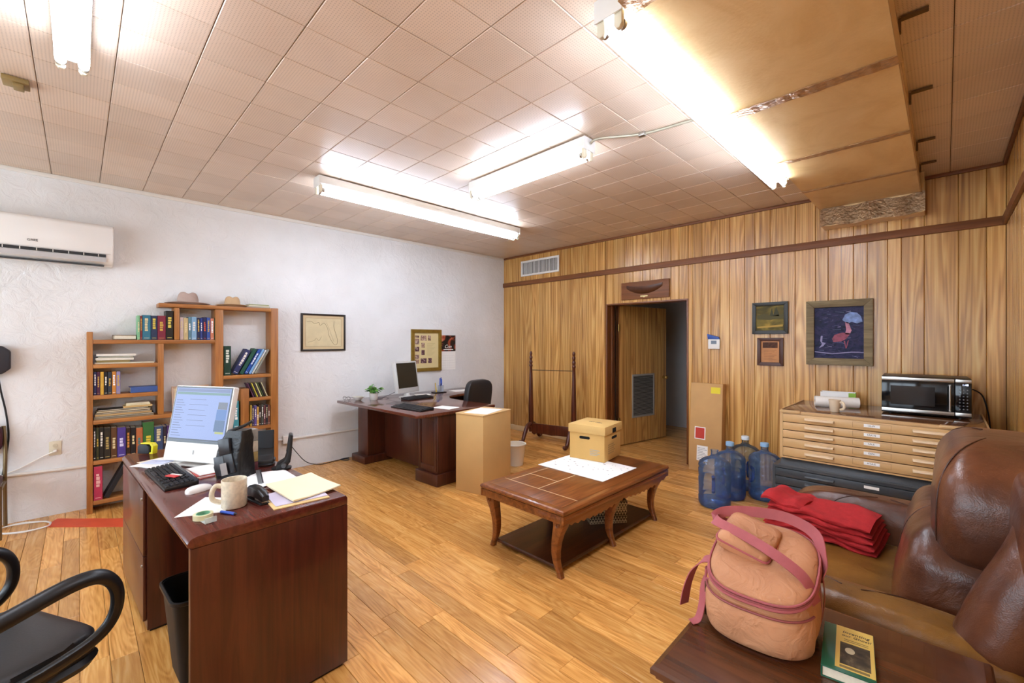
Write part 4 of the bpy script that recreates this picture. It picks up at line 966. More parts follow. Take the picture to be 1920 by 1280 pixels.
# ================================================================== FOREGROUND OFFICE CHAIR
M_vinyl = mat('black_vinyl', '#2a2a2c', .38, bump=.15, bscale=160, bdist=.002)
def office_chair(label, loc, rz, arms=True, back=(.50, .62)):
    c_ = thing('office_chair', label, 'chair', loc, rz, 'black office chairs')
    m = MB(); m.sup((0, 0, .455), (.255, .25, .05), .35, .35, 44, 14, disp=lambda x, y, z: (x * (1 - .06 * (y > .5)), y, z - .35 * max(0, y - .6) ** 1.5 + (.12 * x * x if z > 0 else 0))); m.build('seat', M_vinyl, c_, smooth=True)
    m = MB(); m.loft([rr(.24, .235, .08, .395), rr(.25, .245, .08, .415), rr(.24, .235, .08, .43)]); m.build('seat_shell', M_black, c_, smooth=True)
    M2 = Matrix.Translation((0, -.27, .73)) @ Matrix.Rotation(R(8), 4, 'X')
    m = MB(); m.sup((0, 0, 0), (.235, .05, .26), .45, .32, 40, 18, M=M2, disp=lambda x, y, z: (x, y - .6 * x * x + .3, z)); m.build('backrest', M_vinyl, c_, smooth=True)
    m = MB(); m.box((-.035, -.30, .40), (.035, -.285, .70)); m.box((-.035, -.30, .39), (.035, -.05, .40)); m.build('back_bar', M_black, c_, bevel=.004)
    MB().lathe([(.03, .09), (.03, .25), (.02, .255), (.02, .39)], 16).build('gas_column', M_black, c_, smooth=True)
    for k in range(5):
        a = 2 * math.pi * k / 5 + .3
        m = MB(); m.hexa([(.02, -.028, .07), (.29, -.016, .062), (.29, .016, .062), (.02, .028, .07)], [(.02, -.024, .115), (.29, -.012, .08), (.29, .012, .08), (.02, .024, .115)], M=Matrix.Rotation(a, 4, 'Z'))
        lg = m.build('base_leg', M_black, c_, bevel=.004)
        MB().lathe([(.02, -.012), (.027, -.01), (.027, .01), (.02, .012)], 16, M=Matrix.Rotation(a, 4, 'Z') @ Matrix.Translation((.28, 0, .0285)) @ Matrix.Rotation(R(90), 4, 'X')).build('caster', M_black, lg, smooth=True)
    if arms:
        for s in (-1, 1):
            path = bez([(s * .265, -.24, .56), (s * .28, -.24, .625), (s * .284, -.17, .668), (s * .284, -.02, .692), (s * .284, .12, .712), (s * .284, .2, .698), (s * .284, .242, .64), (s * .284, .24, .56), (s * .283, .19, .505), (s * .275, .08, .478), (s * .255, -.08, .462)], 7)
            m = MB(); rr_ = []
            m.tube(path, .025, 12, squash=.72); m.build('armrest', mat('arm_black', '#131315', .35), c_, smooth=True)
    return c_
office_chair('black office chair with loop armrests at the lower left corner', (-2.136, -.257, 0), 28.3)
# ---- maroon banquet chair at the left edge
qc = thing('banquet_chair', 'maroon padded chair with brassy metal legs at the left edge', 'chair', (-5.13, -.63, 0), -90)
M_mar = mat('maroon_vinyl', '#45202c', .5, var=.08); M_bronze = mat('bronze_tube', '#7a6748', .35, metal=.7)
m = MB(); m.sup((0, .02, .40), (.215, .2, .035), .4, .3, 32, 10); m.build('seat', M_mar, qc, smooth=True)
m = MB(); m.sup((0, -.185, .71), (.205, .028, .115), .4, .35, 32, 12); m.build('backrest', M_mar, qc, smooth=True)
for s in (-1, 1):
    MB().tube([(s * .216, .16, .0), (s * .216, .16, .40)], .012, 8).build('leg', M_bronze, qc, smooth=True)
    MB().tube(bez([(s * .216, -.2, .0), (s * .216, -.17, .38), (s * .216, -.19, .62), (s * .205, -.215, .8)], 5), .012, 8).build('leg', M_bronze, qc, smooth=True)
    MB().tube([(s * .216, .16, .362), (s * .216, -.17, .362)], .010, 8).build('seat_rail', M_bronze, qc, smooth=True)
# ================================================================== CORNER DESK
d2 = thing('corner_desk', 'L-shaped dark wood executive desk in the corner by the white wall', 'desk', (-5.25, 2.229, 0), 3)
poly = [(0, 0), (1.62, 0), (1.66, .05), (1.68, 1.04), (1.1, 1.03), (.85, 1.07), (.68, 1.2), (.62, 1.4), (.6, 2.05), (0, 2.05)]
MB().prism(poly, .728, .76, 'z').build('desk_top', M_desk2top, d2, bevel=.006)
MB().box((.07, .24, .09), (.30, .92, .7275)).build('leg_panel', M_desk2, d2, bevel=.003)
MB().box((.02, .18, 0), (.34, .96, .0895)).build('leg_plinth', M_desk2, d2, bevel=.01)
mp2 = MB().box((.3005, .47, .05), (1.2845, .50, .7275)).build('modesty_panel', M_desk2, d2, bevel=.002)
pd = MB().box((1.285, .27, .125), (1.615, .98, .7275)).build('pedestal', M_desk2, d2, bevel=.003)
frp = MB()
for a_, b_, c_, e_ in ((1.30, .15, 1.335, .715), (1.565, .15, 1.60, .715), (1.3355, .15, 1.5645, .2), (1.3355, .665, 1.5645, .715)):
    MB().box((a_, .262, b_), (c_, .2705, e_)).build('panel_rail', M_desk2, pd, bevel=.003)
MB().box((1.265, .245, 0), (1.635, 1.0, .1245)).build('pedestal_plinth', M_desk2, d2, bevel=.008)
MB().box((.05, 1.5, 0), (.08, 2.0, .7275)).build('return_panel', M_desk2, d2)
MB().box((.08, 1.97, 0), (.58, 2.0, .7275)).build('return_end', M_desk2, d2)
office_chair('black office chair tucked into the corner desk', (-4.52, 3.58, 0), 98, arms=False)
Z2 = .7605
# monitor
mo = thing('monitor', 'old silver monitor turned sideways on the corner desk', 'monitor', (-4.86, 2.98, Z2), 106)
T2 = Matrix.Translation((0, -.02, .07)) @ Matrix.Rotation(R(-9), 4, 'X')
MB().box((-.20, 0, 0), (.20, .055, .40), M=T2).build('housing', mat('silver_plastic', '#c9c9c6', .35), mo, bevel=.01)
MB().box((-.175, -.002, .06), (.175, 0, .378), M=T2).build('screen', mat('dead_screen', '#26251f', .15), mo)
MB().lathe([(.1, 0), (.1, .012), (.04, .02), (.03, .09)], 28, c=(0, .02, 0)).build('stand', MATS['silver_plastic'], mo, smooth=True)
def kb_simple(label, loc, rz, w, d_):
    k_ = thing('keyboard', label, 'keyboard', loc, rz)
    MB().hexa([(-w, -d_, 0), (w, -d_, 0), (w, d_, 0), (-w, d_, 0)], [(-w, -d_, .014), (w, -d_, .014), (w, d_, .028), (-w, d_, .028)]).build('case', M_black, k_, bevel=.004)
    for r_ in range(5):
        MB().box((-w + .015, -d_ + .018 + r_ * (2 * d_ - .03) / 5, .014), (w - .015, -d_ + .014 + (r_ + .85) * (2 * d_ - .03) / 5, .022 + r_ * .0026)).build('key_row', mat('key_black', '#222226', .5), k_, bevel=.002)
kb_simple('dark keyboard on the corner desk in front of the monitor', (-4.70, 3.02, Z2), 96, .2, .075)
kb_simple('long black keyboard tray at the front edge of the corner desk', (-4.03, 2.52, Z2), 6, .25, .09)
sheet('desk_mat', 'dark translucent sheet on the corner desk beside the long keyboard', 'sheet', [(-4.55, 2.50), (-4.25, 2.68), (-4.35, 2.86), (-4.68, 2.68)], Z2, mat('dark_sheet', '#4a3c36', .2), t=.0015)
for i, (x, y_, a_, w_, h_, lb) in enumerate(((-3.84, 2.82, 15, .12, .09, 'white letter on the corner desk near the tall carton'), (-4.98, 3.28, 70, .1, .08, 'pale note behind the monitor on the corner desk'), (-5.02, 3.95, 85, .14, .1, 'white page on the far wing of the corner desk'))):
    ca, sa = math.cos(R(a_)), math.sin(R(a_))
    sheet('paper_sheet', lb, 'paper', [(x + p * ca - q * sa, y_ + p * sa + q * ca) for p, q in ((-w_, -h_), (w_, -h_), (w_, h_), (-w_, h_))], Z2, M_paper, t=.002)
# pen holder
ph_ = thing('pen_holder', 'clear pen holder with pens on the corner desk', 'pen holder', (-5.03, 3.58, Z2), 0)
MB().box((-.06, -.09, 0), (.06, .09, .012)).build('tray', M_black, ph_, bevel=.003)
m = MB(); m.box((-.03, .0, .0125), (.03, .002, .10)); m.box((-.03, .06, .0125), (.03, .062, .10)); m.box((-.03, .002, .0125), (-.028, .06, .10)); m.box((.028, .002, .0125), (.03, .06, .10)); m.build('clear_cup', mat('clear_acrylic', '#d3dade', .08, alpha=.35), ph_)
for k, (x, y_, h_, c, tl) in enumerate(((-.012, .02, .2, '#2f55b8', 6), (.012, .042, .19, '#3a63c8', -5), (-.016, .045, .21, '#2a4a9c', 2), (.01, .018, .13, '#202228', 10))): MB().tube([(x, y_, .0135), (x, y_ + tl * .001, h_)], .007, 8).build('pen', mat('pen_%d' % k, c, .35), ph_, smooth=True)
for k in range(3): MB().tube([(.0 + k * .008, -.05, .0125), (.0 + k * .012, -.06 - k * .01, .14)], .006, 8).build('pencil', mat('pencil_yellow', '#d8b848', .5), ph_, smooth=True)
# plant
pl = thing('potted_plant', 'small leafy green plant in a white pot on the corner desk', 'plant', (-4.98, 2.57, Z2), 0)
MB().lathe([(.04, 0), (.045, .005), (.055, .085), (.05, .085), (.042, .07), (.001, .07)], 24).build('pot', mat('white_ceramic', '#dddad2', .3), pl, smooth=True)
lf = MB(); lf.add([(0, 0, 0), (.016, .02, .004), (.018, .042, .002), (0, .066, -.008), (-.018, .042, .002), (-.016, .02, .004), (0, .03, -.003), (0, .0, -.0012), (.016, .02, .0028), (.018, .042, .0008), (0, .066, -.0092), (-.018, .042, .0008), (-.016, .02, .0028), (0, .03, -.0042)],
    [(0, 1, 6), (1, 2, 6), (2, 3, 6), (3, 4, 6), (4, 5, 6), (5, 0, 6), (7, 13, 8), (8, 13, 9), (9, 13, 10), (10, 13, 11), (11, 13, 12), (12, 13, 7)])
lme = [lf.mesh('leaf', mat('leaf_%s' % n_, c, .45), smooth=True) for n_, c in (('a', '#5f9a3c'), ('b', '#86bd58'), ('c', '#3f7a2e'))]
rs = random.Random(3)
for k in range(9):
    a = rs.uniform(0, 6.28); q = rs.uniform(.03, .12); hz = rs.uniform(.1, .19)
    e_ = (q * math.cos(a), q * math.sin(a), hz)
    st_ = MB(); st_.tube(bez([(0, 0, .07), (e_[0] * .3, e_[1] * .3, hz * .8), e_], 5), .002, 5); so_ = st_.build('stem', MATS['leaf_c'], pl, smooth=True)
    for j in range(8):
        t_ = rs.uniform(.35, 1); o = link('leaf', rs.choice(lme), so_, (e_[0] * t_, e_[1] * t_, .07 + (hz - .07) * t_ + .01), (R(rs.uniform(-30, 25)), R(rs.uniform(-25, 25)), rs.uniform(0, 6.28)))
        s_ = rs.uniform(.7, 1.15); o.scale = (s_, s_, s_)
bw = thing('white_bowl', 'low white bowl on the corner desk left of the plant', 'bowl', (-5.08, 2.42, Z2), 0)
MB().lathe([(.03, 0), (.035, .004), (.07, .04), (.072, .045), (.066, .043), (.03, .009), (.001, .008)], 28).build('shell', MATS['white_ceramic'], bw, smooth=True)
MB().lathe([(.02, .012), (.06, .034), (.05, .045), (.02, .05), (.001, .05)], 20).build('contents', mat('bowl_contents', '#b9b3a4', .6, bump=.5, bscale=60), bw, smooth=True)
gl = thing('reading_glasses', 'dark reading glasses at the left end of the corner desk', 'glasses', (-5.215, 2.335, Z2), 20)
for s in (-1, 1):
    MB().tube([(s * .034 + .026 * math.cos(a), -.0, .021 + .019 * math.sin(a)) for a in [2 * math.pi * i / 18 for i in range(18)]], .002, 6, closed=True).build('rim', M_black, gl, smooth=True)
    MB().tube(bez([(s * .06, 0, .026), (s * .06, .07, .022), (s * .055, .12, .004)], 5), .002, 6).build('temple', M_black, gl, smooth=True)
MB().tube([(-.008, 0, .024), (0, -.002, .028), (.008, 0, .024)], .002, 6).build('bridge', M_black, gl, smooth=True)
cb = thing('computer_cable', 'thin grey cable behind the monitor on the corner desk', 'cable', (0, 0, 0)); MB().tube(bez([(-5.0, 2.98, Z2 + .12), (-5.08, 2.9, Z2 + .05), (-5.12, 2.8, Z2 + .006), (-5.05, 2.7, Z2 + .006), (-5.15, 2.66, Z2 + .006)], 6), .004, 6).build('wire', mat('grey_wire', '#6d6f7a', .5), cb, smooth=True)
# ---- tall tan carton beside the corner desk
ct = thing('storage_carton', 'tall tan carton standing at the end of the corner desk', 'box', (-3.13, 2.74, 0), 12)
m = MB(); m.box((-.34, 0, .001), (0, .48, .755)); m.build('carton', M_card2, ct, bevel=.003)
MB().box((-.343, -.003, .756), (.003, .483, .768)).build('lid', mat('carton_top', '#d5b07a', .7), ct, bevel=.002)
m = MB(); m.box((-.29, .03, .7685), (-.03, .4, .7705)); o = tag(MB().box((-.13, -.17, 0), (.13, .17, .003)).build('paper_sheet', M_paper, None), 'white paper lying on top of the tall tan carton', 'paper'); o.location = (-3.33, 2.92, .769); o.rotation_euler = (0, 0, R(20))
wb_ = thing('cream_bin', 'small cream waste bin behind the tall tan carton', 'bin', (-3.66, 3.72, 0)); MB().lathe([(.09, 0), (.12, .245), (.124, .25), (.114, .25), (.086, .006), (.001, .006)], 28).build('tub', mat('cream_plastic', '#e6d9c4', .5), wb_, smooth=True)
MB().loft([[(r_ * math.cos(a), r_ * math.sin(a), z_) for a in [2 * math.pi * i / 28 for i in range(28)]] for r_, z_ in ((.121, .238), (.13, .242), (.13, .254), (.121, .256))], closed=True).build('rim', mat('cream_rim', '#efe6d6', .5), wb_, smooth=True)
# ================================================================== MIRROR STAND (empty cheval frame)
cv = thing('mirror_stand', 'empty wooden cheval mirror stand with two turned posts', 'stand', (-4.035, 4.85, 0), 13.4)
M_stand = wood('stand_mahogany', [(.25, '#3b170c'), (.5, '#552513'), (.75, '#6a331c')], 'z', 22, 1.4, .3, bump=.03)
HW = .345
for s in (-1, 1):
    pr = [(.03, .14), (.034, .2), (.03, .25), (.036, .3), (.036, .5), (.03, .75), (.024, 1.0), (.021, 1.1), (.028, 1.115), (.028, 1.13), (.02, 1.145), (.027, 1.165), (.027, 1.185), (.017, 1.205), (.024, 1.23), (.025, 1.25), (.014, 1.27), (.022, 1.295), (.02, 1.315), (.008, 1.335)]
    MB().lathe(pr, 18, c=(s * HW, 0, 0)).build('post', M_stand, cv, smooth=True)
    for f in (-1, 1):
        pts = bez([(s * HW, f * .0, .26), (s * HW, f * .1, .235), (s * HW, f * .18, .15), (s * HW, f * .235, .055), (s * HW, f * .29, .03), (s * HW, f * .315, .045), (s * HW, f * .305, .06)], 6)
        n_ = len(pts); rad = [.034 - .016 * i / (n_ - 1) for i in range(n_)]
        rad = [r_ if i < n_ * .7 else r_ + .006 * math.sin((i / n_ - .7) / .3 * 3.14) for i, r_ in enumerate(rad)]
        MB().tube(pts, rad, 10).build('scroll_foot', M_stand, cv, smooth=True)
m = MB(); pl_ = [(-HW + .02, .12), (-HW + .06, .10), (-HW + .1, .125), (-.1, .125), (0, .115), (.1, .125), (HW - .1, .125), (HW - .06, .10), (HW - .02, .12), (HW - .02, .265), (-HW + .02, .265)]
m.prism(pl_, -.016, .016, 'y'); m.build('stretcher', M_stand, cv, bevel=.003)
MB().tube([(-HW + .02, 0, 1.055), (HW - .02, 0, 1.06)], .005, 8).build('rod', mat('dark_rod', '#3a2412', .4, metal=.3), cv, smooth=True)
# ================================================================== COFFEE TABLE
tb = thing('coffee_table', 'carved cherry coffee table with curved legs and a low shelf', 'coffee table', (-2.015, 2.775, 0))
a, b = .385, .705
m = MB(); m.loft([[(sx * (a - i_), sy * (b - i_), z_) for sx, sy in ((-1, -1), (1, -1), (1, 1), (-1, 1))] for i_, z_ in ((.012, .412), (.004, .418), (.0, .43), (.004, .441), (.012, .4465), (.02, .4475))]); m.build('top_frame', M_tablewood, tb)
M_inlay = mat('inlay_line', '#dcc198', .35)
MB().box((-.335, -.655, .4476), (.335, .655, .4490)).build('top_panel', M_tablewood, tb, bevel=.0006)
for x0, y0, x1, y1 in ((-.335, -.50, .335, -.495), (-.28, -.494, -.274, -.07), (-.005, -.494, .001, -.07), (-.273, -.285, -.006, -.279)): MB().box((x0, y0, .4491), (x1, y1, .4497)).build('inlay_strip', M_inlay, tb)
for s in (-1, 1):
    q = [(-b + .004, .412), (b - .004, .412), (b - .004, .362), (b - .05, .362)]
    n_ = 41
    for i in range(n_):
        t_ = i / (n_ - 1); y_ = (b - .055) - t_ * (2 * b - .11)
        q.append((y_, .352 - .022 * abs(math.sin(t_ * 3.1416 * 2)) + .006 * (-1) ** i))
    q += [(-b + .05, .362), (-b + .004, .362)]
    MB().prism(q, s * (a - .022), s * (a - .004), 'x').build('carved_apron', M_tablewood, tb, bevel=.0008)
    MB().box((-a + .023, s * (b - .004) - (.018 if s > 0 else 0), .362), (a - .023, s * (b - .004) + (.018 if s < 0 else 0), .412)).build('end_apron', M_tablewood, tb, bevel=.002)
    MB().tube([(s * (a - .004), -b + .03, .392), (s * (a - .004), b - .03, .392)], .006, 8).build('bead_moulding', M_tablewood, tb, smooth=True)
for s in (-1, 1):
    for k, yy in enumerate((-.63, -.03, .57)):
        yy = (-.64, -.035, .60)[k]
        rings = []
        for z_, off, hw, hy in ((.411, .0, .036, .034), (.36, .0, .043, .037), (.32, .004, .038, .034), (.27, .022, .031, .03), (.21, .036, .026, .027), (.15, .042, .023, .025), (.10, .038, .021, .022), (.06, .026, .018, .02), (.03, .012, .017, .018), (.0, .004, .019, .019)):
            cx = s * (a - .069 - off)
            rings.append([(cx + p[0], yy + p[1], z_) for p in rr(hw, hy, .008, n=2)])
        lg = MB().loft(rings).build('leg', M_tablewood, tb, smooth=True)
        if k != 1:
            sgn = -1 if yy < 0 else 1
            sc_ = MB()
            sc_.tube([(s * (a - .069), yy + sgn * .0385, .335) ] + [(s * (a - .069) + (.022 - .0013 * i) * math.cos(i * .6), yy + sgn * .0385, .335 + (.022 - .0013 * i) * math.sin(i * .6)) for i in range(14)][1:], .004, 6); sc_.build('scroll', M_tablewood, lg, smooth=True)
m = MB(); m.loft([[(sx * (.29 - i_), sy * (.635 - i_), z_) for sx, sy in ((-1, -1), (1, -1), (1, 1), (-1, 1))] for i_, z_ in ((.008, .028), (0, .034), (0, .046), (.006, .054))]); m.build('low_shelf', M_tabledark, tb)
# poster
ps = thing('poster_sheet', 'large white sheet with small marks on the coffee table', 'poster', (-2.09, 2.96, .4505), 0)
m = MB(); m.grid(lambda u, v: (-.315 + .63 * u, -.245 + .49 * v, .0018 + .0), 2, 2, .0018); m.build('sheet', M_paper, ps)
rs = random.Random(5); m = MB()
marks = []
for k in range(42):
    x = rs.uniform(-.27, .27); y_ = rs.uniform(-.02, .2) if k < 32 else rs.uniform(-.2, 0)
    s_ = rs.uniform(.004, .011)
    m.box((x, y_, .0019), (x + s_ * rs.uniform(.6, 2), y_ + s_ * .8, .0022))
o = m.build('printed_marks', mat('mark_grey', '#5c5c66', .6), ps); o['kind'] = 'stuff'
# archive box
bb = thing('archive_box', 'lidded cardboard archive box on the coffee table', 'box', (-2.225, 3.285, .4535), 9)
M_bank = mat('archive_card', '#d1a862', .7, var=.04, vscale=6)
MB().box((-.165, -.175, .0), (.165, .175, .24)).build('carton', M_bank, bb, bevel=.003)
m = MB(); m.box((-.175, -.185, .228), (.175, .185, .30)); m.build('lid', mat('archive_lid', '#d8b26e', .7, var=.03), bb, bevel=.004)
m = MB(); m.prism([p[:2] for p in rr(.05, .012, .0119, c=(-.02, .19))], -.1765, -.1755, 'y'); ho = m.build('hand_hole', M_dark, bb)
m = MB(); m.prism([p[:2] for p in rr(.055, .012, .0119, c=(.03, .185))], .1655, .1665, 'x'); m.build('hand_hole', M_dark, bb)
MB().box((.1752, -.03, .23), (.1765, .045, .27)).build('lid_notch', M_dark, bb)
m = MB()
for k in range(4): m.box((.03, -.1762, .09 - k * .014), (.12 - .02 * (k % 2), -.1752, .095 - k * .014))
m.build('printed_lines', mat('faded_blue_ink', '#9aa7a6', .7), bb)
m = MB()
for k in range(5): m.box((.1652, -.1, .13 - k * .018), (.1662, .02 + .03 * (k % 2), .137 - k * .018))
m.build('side_print', mat('faded_brown_ink', '#a98f5a', .7), bb)
MB().box((-.1665, -.16, .03), (-.1652, -.15, .13)).build('tape_edge', mat('tape_blue', '#8fa3b5', .4), bb)
text('handwriting', 'Cash Office', .03, bb, (0, 0, .3005), (0, 0, R(-10)), M_ink, shear=.3)
# patterned box beneath
gb = thing('patterned_box', 'dark lattice-patterned box on the low shelf of the coffee table', 'box', (-1.94, 2.99, .0548), 52)
t = NT('lattice_pattern'); tc = t.n('ShaderNodeTexCoord'); mpn = t.n('ShaderNodeMapping'); mpn.inputs['Rotation'].default_value = (R(45), R(45), R(0)); mpn.inputs['Scale'].default_value = (62, 62, 62); t.l(tc.outputs['Object'], mpn.inputs['Vector'])
ck = t.n('ShaderNodeTexChecker', _Scale=1.0); ck.inputs['Color1'].default_value = (*lin('#2b241e'), 1); ck.inputs['Color2'].default_value = (*lin('#b5a88c'), 1); t.l(mpn.outputs[0], ck.inputs['Vector']); t.l(ck.outputs['Color'], t.b.inputs['Base Color']); t.b.inputs['Roughness'].default_value = .5
MB().box((-.15, -.1, 0), (.15, .1, .14)).build('box_body', t.m, gb, bevel=.003)
MB().box((-.153, -.103, .1402), (.153, .103, .175)).build('lid', t.m, gb, bevel=.003)
# ================================================================== BY THE BACK WALL
cl = thing('flat_carton', 'tall slim brown carton leaning on the panelled wall beside the doorway', 'box', (-1.925, 4.995, .004), rot=(R(-4.0), 0, R(1)))
MB().box((-.175, 0, 0), (.175, .115, 1.0)).build('carton', M_cardboard, cl, bevel=.003)
MB().box((.05, -.0015, .89), (.15, -.0002, .96)).build('yellow_label', mat('yellow_label', '#e2cf2a', .5), cl)
MB().box((-.12, -.0015, .36), (.0, -.0002, .50)).build('label_border', M_paper, cl); MB().box((-.11, -.0025, .37), (-.01, -.0016, .49)).build('red_label', mat('red_label', '#c03a2c', .5), cl)
lw = MB().box((-.09, -.0015, .12), (.03, -.0002, .29)).build('white_label', M_paper, cl)
m = MB()
for k in range(8): m.box((-.08, -.0022, .135 + k * .018), (.02 - .02 * (k % 3), -.0016, .14 + k * .018))
m.build('label_print', mat('label_ink', '#8f9096', .6), lw)
# ---- water jugs
def jugmat(name, face, edge):
    t = NT(name); out = t.t.nodes['Material Output']
    lw = t.n('ShaderNodeLayerWeight', _Blend=.35)
    r = t.ramp([(.0, face), (.75, edge)]); t.l(lw.outputs['Facing'], r.inputs['Fac'])
    tr = t.n('ShaderNodeBsdfTransparent'); t.l(r.outputs['Color'], tr.inputs['Color'])
    gl = t.n('ShaderNodeBsdfGlossy', _Roughness=.08)
    fr = t.n('ShaderNodeFresnel', _IOR=1.4)
    mx = t.n('ShaderNodeMixShader'); t.l(fr.outputs[0], mx.inputs[0]); t.l(tr.outputs[0], mx.inputs[1]); t.l(gl.outputs[0], mx.inputs[2])
    df = t.n('ShaderNodeBsdfDiffuse', _Color=(*lin(edge), 1)); m2 = t.n('ShaderNodeMixShader', _Fac=.10); t.l(mx.outputs[0], m2.inputs[1]); t.l(df.outputs[0], m2.inputs[2])
    t.l(m2.outputs[0], out.inputs['Surface']); return t.m
M_jug = jugmat('blue_jug_plastic', '#e6f0fa', '#9cc2f2'); M_jugclear = jugmat('clear_jug_plastic', '#e6eef2', '#8fa6b4')
M_water = jugmat('jug_water', '#cfe5ff', '#5fa0f0'); M_cap = mat('white_cap', '#dfe8ee', .4); M_capb = mat('blue_cap', '#8fb6d8', .4)
def jug(label, x, y, rz, mm, cap, water, R0=.135):
    j = thing('water_jug', label, 'water jug', (x, y, .001), rz, 'water jugs on the floor')
    pr = [(.0, .012), (R0 * .6, .0), (R0 * .9, .006), (R0, .03)]
    z_ = .03
    for k in range(4):
        pr += [(R0, z_ + .055), (R0 * .955, z_ + .068), (R0, z_ + .081)] if k in (0, 2, 3) else [(R0 * .985, z_ + .03), (R0 * .985, z_ + .07)]
        z_ += .081
    pr += [(R0, .365), (R0 * .93, .392), (R0 * .7, .42), (R0 * .36, .437), (.031, .452), (.030, .49), (.034, .494), (.034, .50), (.026, .50)]
    MB().lathe(pr, 36, cap=False).build('bottle', mm, j, smooth=True)
    if cap:
        MB().lathe([(.036, .488), (.037, .492), (.036, .52), (.033, .524), (.001, .524)], 20).build('cap', cap, j, smooth=True)
    if water:
        MB().lathe([(.001, .02), (R0 * .5, .012), (R0 * .84, .016), (R0 * .95, .035), (R0 * .95, water - .003), (R0 * .945, water), (.001, water)], 32).build('water', M_water, j, smooth=True)
    m = MB(); m.tube(bez([(R0 * .93, 0, .15), (R0 * .75, 0, .17), (R0 * .7, 0, .22), (R0 * .75, 0, .27), (R0 * .93, 0, .29)], 6), .014, 8); m.build('grip', mat('jug_grip_blue', '#27408c', .25), j, smooth=True)
    return j
jug('blue water jug without cap, nearest of the four by the cabinet', -1.475, 4.06, -75, M_jug, None, .06)
jug('blue capped water jug just behind the nearest jug', -1.45, 4.38, -100, M_jug, M_capb, .22)
jug('clearer water jug with white cap, rearmost by the wall', -1.43, 4.76, -60, M_jugclear, M_cap, .05)
jug('blue capped water jug against the grey cabinet', -1.207, 4.575, 210, M_jug, M_capb, .08)
# ---- flat file cabinets
M_tan = mat('tan_enamel', '#cda671', .35, var=.03, vscale=3); M_grey = mat('grey_enamel', '#3d4145', .4, var=.06, vscale=4)
def flatfile(name, label, loc, hx, y0, y1, z0, z1, body, nd, rows, top=None, handles=True):
    f = thing(name, label, 'cabinet', loc)
    t_ = .022
    m = MB(); m.box((-hx, y0 + .02, z0), (-hx + t_, y1, z1)); m.box((hx - t_, y0 + .02, z0), (hx, y1, z1)); m.box((-hx + t_, y1 - .02, z0), (hx - t_, y1, z1)); m.box((-hx + t_, y0 + .02, z0), (hx - t_, y1 - .02, z0 + .015)); m.box((-hx + t_, y0 + .02, z1 - .015), (hx - t_, y1 - .02, z1))
    m.box((-hx, y0, z0), (-hx + t_, y0 + .02, z1)); m.box((hx - t_, y0, z0), (hx, y0 + .02, z1)); m.box((-hx + t_, y0, z1 - .02), (hx - t_, y0 + .02, z1)); m.box((-hx + t_, y0, z0), (hx - t_, y0 + .02, z0 + .012))
    m.build('carcass', body, f)
    zs = rows
    for za, zb in zip(zs[1:], zs):
        d_ = MB().box((-hx + t_ + .002, y0 - .006, za + .003), (hx - t_ - .002, y0 + .018, zb - .003)).build('drawer', body, f, bevel=.003)
        zc = (za + zb) / 2 + .004
        for x in (-.33, .33):
            m = MB(); m.hexa([(x - .1, y0 - .008, zc - .008), (x + .1, y0 - .008, zc - .008), (x + .1, y0 - .0065, zc + .01), (x - .1, y0 - .0065, zc + .01)], [(x - .097, y0 - .03, zc - .010), (x + .097, y0 - .03, zc - .010), (x + .097, y0 - .026, zc + .002), (x - .097, y0 - .026, zc + .002)])
            m.build('handle', mat('handle_' + body.name, '#dcc09a' if body is M_tan else '#4c5054', .35), d_, bevel=.002)
        if body is M_tan:
            m = MB(); w_ = .115
            m.box((-w_, y0 - .0075, zc - .022), (w_, y0 - .0062, zc - .0195)); m.box((-w_, y0 - .0075, zc + .0185), (w_, y0 - .0062, zc + .021)); m.box((-w_, y0 - .0075, zc - .0195), (-w_ + .003, y0 - .0062, zc + .0185)); m.box((w_ - .003, y0 - .0075, zc - .0195), (w_, y0 - .0062, zc + .0185))
            m.build('label_holder', mat('holder_tan', '#b08c58', .4), d_)
            lb = MB().box((-.045, y0 - .0072, zc - .012), (.05, y0 - .0062, zc + .011)).build('label_card', M_paper, d_)
            text('label_text', ['1A-W', 'TAX N', 'SALE', 'EGN', 'MTA-S'][zs.index(zb) % 5], .018, lb, (0, y0 - .0075, zc), (R(90), 0, 0), M_ink)
        else:
            MB().box((-.045, y0 - .0072, zc - .01), (.045, y0 - .0062, zc + .012)).build('label_card', M_paper, d_)
    if top:
        MB().box((-hx + .012, y0 + .03, z1 + .0003), (hx - .012, y1 - .01, z1 + .006)).build('top_surface', top, f, bevel=.001)
        for x0, x1 in ((-hx, -hx + .15), (hx - .24, hx - .12)): MB().box((x0, y0 - .012, z1 - .012), (x1, y0 + .028, z1 + .008)).build('top_clip', body, f, bevel=.003)
        m = MB(); m.box((-hx, y0 - .004, z1 - .012), (hx, y0 + .028, z1 + .004)); m.box((-hx, y0 + .028, z1), (-hx + .01, y1, z1 + .01)); m.box((hx - .01, y0 + .028, z1), (hx, y1, z1 + .01)); m.build('top_lip', body, f)
    return f
M_brown_top = mat('brown_laminate', '#6a4326', .15, var=.12, vscale=3, coat=.3)
flatfile('grey_flat_file', 'dark grey flat-file cabinet on the floor under the tan one', (-.40, 0, 0), .668, 4.285, 5.15, .0, .412, M_grey, 5, [.39, .32, .25, .18, .11, .03])
bs = thing('cabinet_plinth', 'dark grey plinth between the tan and the grey cabinet', 'plinth', (-.40, 0, 0))
m = MB(); m.hexa([(-.62, 4.288, .413), (.62, 4.288, .413), (.62, 5.15, .413), (-.62, 5.15, .413)], [(-.6, 4.318, .486), (.6, 4.318, .486), (.6, 5.14, .486), (-.6, 5.14, .486)]); m.build('block', M_grey, bs, bevel=.003)
